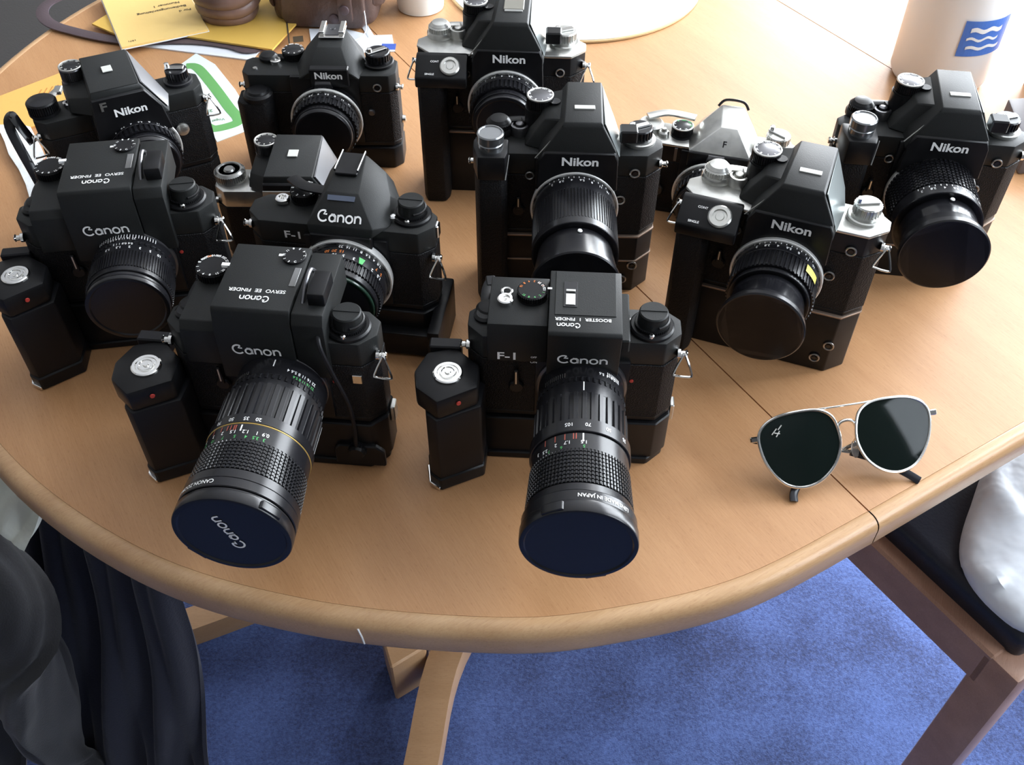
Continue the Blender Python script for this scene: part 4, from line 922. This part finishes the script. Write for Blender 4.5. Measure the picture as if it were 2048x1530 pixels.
# green and white sticker sheet
sp = [pix(u, v, 1) for u, v in ((392, 106), (430, 128), (470, 178), (497, 222), (500, 258), (434, 283), (400, 220), (345, 140))]
sk, sc_ = sheet('green_sticker', [(p.x, p.y) for p in sp], 0, .7, mat('glossy_white_card', (.72, .80, .78), .35), None, 'white card printed with a thick green rounded outline, between two black cameras', 'card')
gp = [pix(u, v, 1) for u, v in ((372, 132), (388, 132), (402, 142), (430, 176), (458, 214), (476, 236), (470, 247), (430, 257), (410, 250))]
MB().tube(catmull([(p.x-sc_[0], p.y-sc_[1], .75) for p in gp], 6), 0, 8, flat=(6.2, .25)).build('green_outline', mat('card_green', (.13, .36, .11), .4), sk)
tq = pix(430, 222, 1); tq2 = pix(437, 240, 1)
flat_text([(glyphs('22', .02), 7, 1, (tq.x-sc_[0]-6, tq.y-sc_[1], .9), (-.9, -.3, 0), (.3, -.9, 0)), (glyphs('Vogel', .01), 6, 1, (tq2.x-sc_[0], tq2.y-sc_[1], .9), (-.94, -.3, 0), (.3, -.94, 0))], sk, mat('green_ink', (.10, .22, .10), .5))
# orange envelope and torn white bag at the left edge
ep = [(-596, 968), (-519, 1043), (-440, 1046), (-452, 960), (-541, 918)]
en, ec = sheet('orange_envelope', ep, 0, 1.8, ORG, None, 'orange envelope lying under the slanted-finder camera at the left', 'envelope')
mb = MB()
for i in range(9): mb.box(-1.2, 1.2, -9+random.uniform(-2, 2), 9+random.uniform(-2, 2), 1.8, 2.0).xf(Matrix.Identity(4))
mb.bm.free(); mb = MB()
for i in range(10):
    a = R(-45); x0 = -22+i*5.2; y0 = 10+i*3.4
    mb.box(x0, x0+1.6, y0-7-2*(i % 3), y0+7, 1.8, 2.0)
mb.build('printed_lines', mat('brown_ink', (.55, .25, .06), .6), en)['kind'] = 'stuff'
wp = [pix(u, v, 3) for u, v in ((-6, 252), (40, 250), (62, 256), (85, 300), (118, 380), (78, 402), (60, 398), (52, 370), (38, 340), (18, 310), (10, 285))]
sheet('white_paper_bag', [(p.x, p.y) for p in wp], 1.9, 2.6, mat('bag_paper', (.74, .76, .76), .6, bump=('n', 60, .6, .004)), None, 'torn white paper strip under the black neck strap at the left', 'paper')
tag(MB().hull([(-8, -5, 0), (8, -6, 0), (9, 5, 0), (-7, 6, 0), (-6, -3, 6), (6, -4, 7), (6, 4, 6), (-5, 4, 6)], 1.5).build('purple_cap', mat('purple_plastic', (.10, .06, .35), .3), None, (-496, 1060, TZ)), 'tiny purple plastic cap behind the dial of the leftmost rear camera', 'cap')
# white cup, round mat, white bottle, grey box
cu = empty('white_tub', -118, 1210, 0, 0, 'small white plastic tub with pale blue upper half, behind the cameras', 'tub')
MB().lathe([(0, 26), (1, 29), (24, 31), (26, 31), (26, 0)], 48).build('tub_base', mat('white_plastic', (.78, .80, .78), .35), cu)
MB().lathe([(26, 0), (26, 31.4), (70, 33), (72, 32), (72, 0)], 48).build('tub_lid', mat('pale_blue_plastic', (.45, .62, .78), .35), cu)
mt = empty('round_mat', 78, 1284, 0, 0, 'round cream table mat with a thin tan rim at the back', 'mat')
MB().lathe([(0, 165), (1, 168), (3, 168), (3.4, 167), (3.4, 0)], 96).build('mat_base', mat('tan_rim', (.52, .36, .18), .5), mt)
MB().lathe([(3.3, 165.5), (4.2, 165.5), (4.5, 165), (4.5, 0)], 96).build('mat_face', mat('cream_mat', (.80, .78, .70), .45), mt)
bt = empty('white_bottle', 489, 1050, 0, 0, 'large white plastic bottle with a blue label, by the window', 'bottle')
WPL = mat('bottle_plastic', (.92, .93, .92), .3)
WPL.node_tree.nodes['Principled BSDF'].inputs['Subsurface Weight'].default_value = .6
WPL.node_tree.nodes['Principled BSDF'].inputs['Subsurface Radius'].default_value = (.06, .06, .06)
MB().lathe([(0, 44), (2, 50), (8, 53), (150, 54), (165, 50), (185, 30), (195, 20), (215, 20), (215, 0)], 56).build('bottle_body', WPL, bt)
def patch(a0, a1, z0, z1, r, m, nm, wave=0):
    mb = MB(); n = 14
    for i in range(n):
        a, b = R(a0+(a1-a0)*i/n), R(a0+(a1-a0)*(i+1)/n); w0, w1 = wave*math.sin(i*.9), wave*math.sin((i+1)*.9)
        mb.quad((r*math.sin(a), -r*math.cos(a), z0+w0), (r*math.sin(b), -r*math.cos(b), z0+w1), (r*math.sin(b), -r*math.cos(b), z1+w1), (r*math.sin(a), -r*math.cos(a), z1+w0))
    return mb.build(nm, m, bt)
patch(-12, 52, 52, 92, 54.4, mat('label_blue', (.08, .20, .62), .4), 'label')
patch(-4, 40, 60, 63.5, 54.8, WPL, 'label_stroke', 1.2); patch(-6, 34, 70, 73, 54.8, WPL, 'label_stroke', 1.6); patch(-4, 36, 79, 84, 54.8, WPL, 'label_stroke', 1.4)
gb = [pix(2016, 196, 30), pix(2030, 236, 30), pix(2056, 300, 30)]
tag(MB().prism([(gb[0].x, gb[0].y), (gb[2].x, gb[2].y), (gb[2].x+70, gb[2].y+10), (gb[0].x+80, gb[0].y+10)], 0, 30, 3, 2).build('grey_case', mat('grey_plastic', (.13, .12, .13), .5), None, (0, 0, TZ)), 'dark grey box at the right picture edge behind the rightmost camera', 'box')

# ------------------------------------------------------------ sunglasses
SILVER = mat('silver_wire', (.72, .71, .68), .22, 1.0); SUNG = mat('dark_green_glass', (.012, .020, .018), .05)
cl = pix(1608, 893, 31); cr2 = pix(1785, 865, 31)
ctr = (cl+cr2)/2; xd = (cr2-cl); xd.z = 0; xd.normalize()
tilt = R(44); hz = Vector((xd.y, -xd.x, 0))          # towards the viewer along the table
nrm = (hz*math.sin(tilt)+Vector((0, 0, 1))*math.cos(tilt)).normalized(); yd = nrm.cross(xd)
sg = bpy.data.objects.new('sunglasses', None); COL.objects.link(sg); sg.empty_display_size = .02
Mx = Matrix((xd, yd, nrm)).transposed().to_4x4(); Mx.translation = Vector((ctr.x, ctr.y, ctr.z+TZ))*S; sg.matrix_world = Mx
tag(sg, 'aviator sunglasses with silver wire frame and dark green lenses across the table seam', 'sunglasses')
LO = [(-31, 8), (-27, 18), (-16, 24), (0, 26), (16, 25), (26, 19), (30, 8), (30, -4), (24, -17), (12, -27), (-2, -30), (-16, -25), (-27, -10)]
for s in (-1, 1):
    cx = s*37; wrap = R(3)*s
    def tl(x, y, z=0):
        X = x*(1 if s < 0 else -1)
        v = Vector((X, y, z-.0016*(X*X+y*y)))
        return (cx+v.x*math.cos(wrap)+v.z*math.sin(wrap), v.y, v.z*math.cos(wrap)-abs(v.x+s*31)*0.0-s*v.x*math.sin(R(3)))
    P = catmull([(x, y, 0) for x, y in LO], 5, True)
    rim = MB().tube([tl(p.x, p.y) for p in P], 1.15, 8, True).build('lens_rim', SILVER, sg)
    mb = MB(); rings = []
    for f in (1, .8, .6, .4, .2): rings.append([mb.bm.verts.new(tl(p.x*f, p.y*f)) for p in P])
    c0 = mb.bm.verts.new(tl(0, 0)); n = len(P)
    for A, B in zip(rings, rings[1:]):
        for i in range(n): mb.bm.faces.new((A[i], A[(i+1) % n], B[(i+1) % n], B[i]))
    for i in range(n): mb.bm.faces.new((rings[-1][i], rings[-1][(i+1) % n], c0))
    bmesh.ops.solidify(mb.bm, geom=mb.bm.faces[:], thickness=1.2)
    gl = mb.build('sun_lens', SUNG, sg, sharp=1.2)
    if s < 0:
        e = MB()
        for a, b in (((-21, 12), (-17, 16)), ((-19, 13), (-15, 12)), ((-16, 15), (-13, 18)), ((-18, 10), (-15, 14))):
            e.tube([Vector(tl(a[0], a[1], 1.0)), Vector(tl(b[0], b[1], 1.0))], .45, 5)
        e.build('etched_mark', CREAMW, gl)
    MB().box(-3, 3, -2.2, 2.2, -3, 1.6, .8).build('hinge', BRIGHT, sg, (s*71, 10, -4))
    # nose pad and arm
    MB().tube(catmull([(s*9, 2, -1), (s*7, -3, -7), (s*8, -7, -8)], 4), .6, 6).build('pad_arm', SILVER, sg)
    MB().lathe([(-1.2, 1), (-1, 3.2), (0, 4), (1, 3.2), (1.2, 1)], 16).xf(Matrix.Diagonal((.8, 1.7, 1, 1))).build('nose_pad', mat('clear_silicone', (.55, .55, .55), .15, trans=.6), sg, (s*8, -9, -8))
    # folded temple behind the lenses
    tw = MB().tube(catmull([(s*71, 10, -5), (s*66, 7, -12-2*s), (s*20, -4, -13-2*s), (-s*10, -12, -13-2*s)], 6), 0, 8, flat=(1.4, .7)).build('temple', SILVER, sg)
    MB().tube(catmull([(-s*6, -11, -13-2*s), (-s*30, -22, -11), (-s*44, -32, -6), (-s*(50-3*s), -39.5, -3)], 6), 0, 8, flat=(3.0, 1.5)).build('temple_tip', mat('tip_plastic', (.02, .02, .025), .2), tw)
MB().tube(catmull([(-8.5, 8, -2), (-5, 13, -.5), (0, 14.5, 0), (5, 13, -.5), (8.5, 8, -2)], 5), 1.2, 8).build('bridge', SILVER, sg)
MB().tube(catmull([(-33, 25.8, -1), (-14, 25.5, -.4), (0, 25.5, 0), (14, 25.5, -.4), (33, 25.8, -1)], 5), .75, 8).build('brow_bar', SILVER, sg)

# ------------------------------------------------------------ chairs with what lies on them
SEATM = mat('navy_seat_leather', (.014, .018, .030), .36, bump=('n', 300, .25, .001))
def chair(x, y, yaw, label, w=440, d=430, seat=-300):
    """origin at the floor under the seat centre; the back stands on the local +y side"""
    c = empty('dining_chair', x, y, -740, yaw, label, 'chair', 'dining chairs around the table')
    z = 740+seat; a, b = w/2, d/2
    for sx in (-1, 1):
        MB().box(sx*a-(44 if sx > 0 else 0), sx*a+(44 if sx < 0 else 0), -b, -b+40, 0, z-2, 5, 2).build('leg', WOODC, c)
        MB().box(sx*a-(38 if sx > 0 else 0), sx*a+(38 if sx < 0 else 0), b-38, b, 0, z+420, 5, 2).build('leg', WOODC, c)
        MB().box(sx*a-(22 if sx > 0 else 0), sx*a+(22 if sx < 0 else 0), -b+30, b-30, z-55, z, 3).build('seat_rail', WOODC, c)
    MB().box(-a+30, a-30, -b, -b+22, z-55, z, 3).build('seat_rail', WOODC, c)
    MB().box(-a+30, a-30, b-24, b-4, z-55, z, 3).build('seat_rail', WOODC, c)
    s = MB().box(-a+18, a-18, -b+18, b-40, z-10, z+32, 12, 4).build('seat_cushion', SEATM, c)
    MB().box(-a+40, a-40, b-34, b-6, z+160, z+410, 12, 3).build('backrest', SEATM, c)
    return c
P2 = Vector((491, 445)); uu = Vector((.545, -.839)); vv = Vector((.839, .545))
cc = P2-uu*220+vv*215
# local -y faces the table front edge direction uu ; local +x = vv
ch1 = chair(cc.x, cc.y, math.degrees(math.atan2(uu.y, uu.x)), 'wooden chair with navy leather seat and a white bag on it, lower right', 440, 430)
def drape(name, corners, m, label, cat, folds, amp, nu=46, nv=40, th=4, extra=None, seed=0):
    """cloth spanning four measured corners, with soft folds across and a rumple"""
    TL, TR, BR, BL = corners; mb = MB(); V = []
    nr = ((TR-TL).cross(BL-TL)).normalized()
    if nr.z < 0 and abs(nr.z) > .15: nr = -nr
    if nr.y > 0 and abs(nr.z) <= .15: nr = -nr
    rs = random.Random(seed); ph = [rs.uniform(0, 6.28) for _ in range(6)]
    for i in range(nv+1):
        v = i/nv; row = []
        for j in range(nu+1):
            u = j/nu
            p = TL*(1-u)*(1-v)+TR*u*(1-v)+BR*u*v+BL*(1-u)*v
            f = math.sin(folds*2*PI*(u+.10*math.sin(v*3+ph[0]))+ph[1]+v*1.2)*(.35+.65*v)+.35*math.sin(folds*4.3*PI*u+ph[2]+v*2.5)+.3*math.sin(v*9+ph[3]+u*5)*math.sin(u*7+ph[4])
            f -= .0
            q = p+nr*(amp*f)
            if extra: q = extra(q, u, v)
            row.append(mb.bm.verts.new(q))
        V.append(row)
    for i in range(nv):
        for j in range(nu): mb.bm.faces.new((V[i][j], V[i][j+1], V[i+1][j+1], V[i+1][j]))
    bmesh.ops.recalc_face_normals(mb.bm, faces=mb.bm.faces)
    bmesh.ops.solidify(mb.bm, geom=mb.bm.faces[:], thickness=th)
    return tag(mb.build(name, m, None, (0, 0, TZ), sharp=1.4), label, cat)
# white bag on the right chair
BAG = mat('white_plastic_bag', (.72, .76, .82), .45, bump=('n', 30, .6, .006))
mb = MB(); B0 = [(478, 612), (455, 553), (470, 503), (507, 474), (590, 490), (640, 600), (610, 700), (540, 700)]
bc = Vector((545, 590, 0)); Pb = catmull([(x, y, 0) for x, y in B0], 6, True); rings = []
from mathutils import noise as mnoise
for f, z in ((.97, 0), (1.0, 4), (.99, 9), (.95, 15), (.88, 20), (.78, 24), (.66, 27), (.52, 29), (.38, 30), (.22, 31), (.08, 31)):
    ring = []
    for i, p in enumerate(Pb):
        q = bc+(p-bc)*f; nz = mnoise.ridged_multi_fractal(Vector((q.x*.010, q.y*.010, z*.01)), .8, 2.0, 3, .9, 2.0)
        ring.append(mb.bm.verts.new((q.x, q.y, -268+z+max(0, nz-.8)*16*(z > 3))))
    rings.append(ring)
n = len(Pb)
for A, B in zip(rings, rings[1:]):
    for i in range(n): mb.bm.faces.new((A[i], A[(i+1) % n], B[(i+1) % n], B[i]))
mb.bm.faces.new(rings[-1]); mb.bm.faces.new(rings[0][::-1])
tag(mb.build('plastic_bag', BAG, None, (0, 0, TZ), sharp=1.0), 'crumpled white plastic bag on the navy chair seat', 'bag')
# left chair under the clothes
ch2 = chair(-930, 640, 75, 'chair buried under dark clothes, lower left', 430, 420)
COAT = mat('charcoal_cloth', (.020, .021, .024), .85, bump=('n', 500, .4, .001), sheen=.2); NAVY = mat('dark_navy_cloth', (.016, .018, .032), .85, bump=('n', 400, .4, .001), sheen=.15)
SHIRT = mat('pale_grey_cloth', (.62, .66, .60), .8, bump=('n', 90, .4, .003), var=(9, (.48, .52, .48), .4, .7))
drape('pale_shirt', (pix(-160, 840, -205), pix(130, 960, -225), pix(34, 1108, -262), pix(-120, 1060, -250)), SHIRT, 'pale grey-green shirt tucked beside the table rim at the left', 'shirt', 2.2, 9, 30, 26, 5, seed=3)
drape('navy_garment', (pix(30, 960, -255), pix(335, 1130, -300), pix(440, 1560, -728), pix(110, 1600, -728)), NAVY, 'dark navy garment hanging to the carpet beside the charcoal coat', 'garment', 3.2, 14, 50, 44, 5, seed=5)
cpts = [(pix(-240, 1110, -235), 50), (pix(-130, 1140, -240), 56), (pix(-40, 1190, -262), 54), (pix(20, 1275, -330), 50), (pix(62, 1360, -420), 52), (pix(100, 1435, -520), 47), (pix(135, 1500, -610), 32), (pix(150, 1540, -650), 38)]
mb = MB(); ctrl = catmull([p for p, r in cpts], 8); rad = catmull([(r, 0, 0) for p, r in cpts], 8); rings = []; nn = 36
for i, p in enumerate(ctrl):
    t = (ctrl[min(i+1, len(ctrl)-1)]-ctrl[max(i-1, 0)]).normalized(); a_ = Vector((0, 0, 1)).cross(t).normalized(); b_ = t.cross(a_)
    ring = []
    for j in range(nn):
        th = 2*PI*j/nn; rr = rad[i].x*(1+.07*math.sin(5*th+i*.10)+.05*math.sin(9*th-i*.21)+.05*math.sin(i*.62+2*th)*(i/len(ctrl)))
        ring.append(mb.bm.verts.new(p+a_*(rr*math.cos(th))+b_*(rr*.62*math.sin(th))))
    rings.append(ring)
for A, B in zip(rings, rings[1:]):
    for j in range(nn): mb.bm.faces.new((A[j], A[(j+1) % nn], B[(j+1) % nn], B[j]))
mb.bm.faces.new(rings[0][::-1]); mb.bm.faces.new(rings[-1])
ct = empty('charcoal_coat', 0, 0, 0, 0, 'charcoal coat with a gathered sleeve hanging down at the lower left corner', 'coat')
mb.build('sleeve', COAT, ct, (0, 0, 0), sharp=1.4)
d_ = drape('coat_body', (pix(-330, 1080, -240), pix(-40, 1170, -262), pix(60, 1560, -700), pix(-260, 1560, -690)), COAT, None, None, 2.6, 16, 40, 40, 6, seed=9)
d_.location = (0, 0, 0); d_.parent = ct
# dark chair at the far left corner
SEATM = mat('grey_seat_leather', (.05, .047, .046), .42, bump=('n', 300, .25, .001))
p3 = pix(10, 40, -270)
ch3 = chair(p3.x-20, p3.y+40, 122, 'dark grey leather chair beyond the far left edge of the table', 520, 620)
# pale scratch running down the rim near the middle front
bpy.context.view_layer.update(); dg = bpy.context.evaluated_depsgraph_get(); eye = cam.matrix_world.translation
sp_ = []
for u, v in ((716, 1258), (720, 1266), (724, 1274), (727, 1282), (729, 1287)):
    q = pix(u, v, -20); q = Vector((q.x*S, q.y*S, (q.z+TZ)*S)); d = (q-eye).normalized()
    hit = sc.ray_cast(dg, eye, d)
    if hit[0]: sp_.append((hit[1]-d*.0003)/S)
if len(sp_) > 2:
    base_ = Vector((60, 900, 0))
    MB().tube([p-base_ for p in sp_], .7, 6).build('scratch', WHITE, tab)
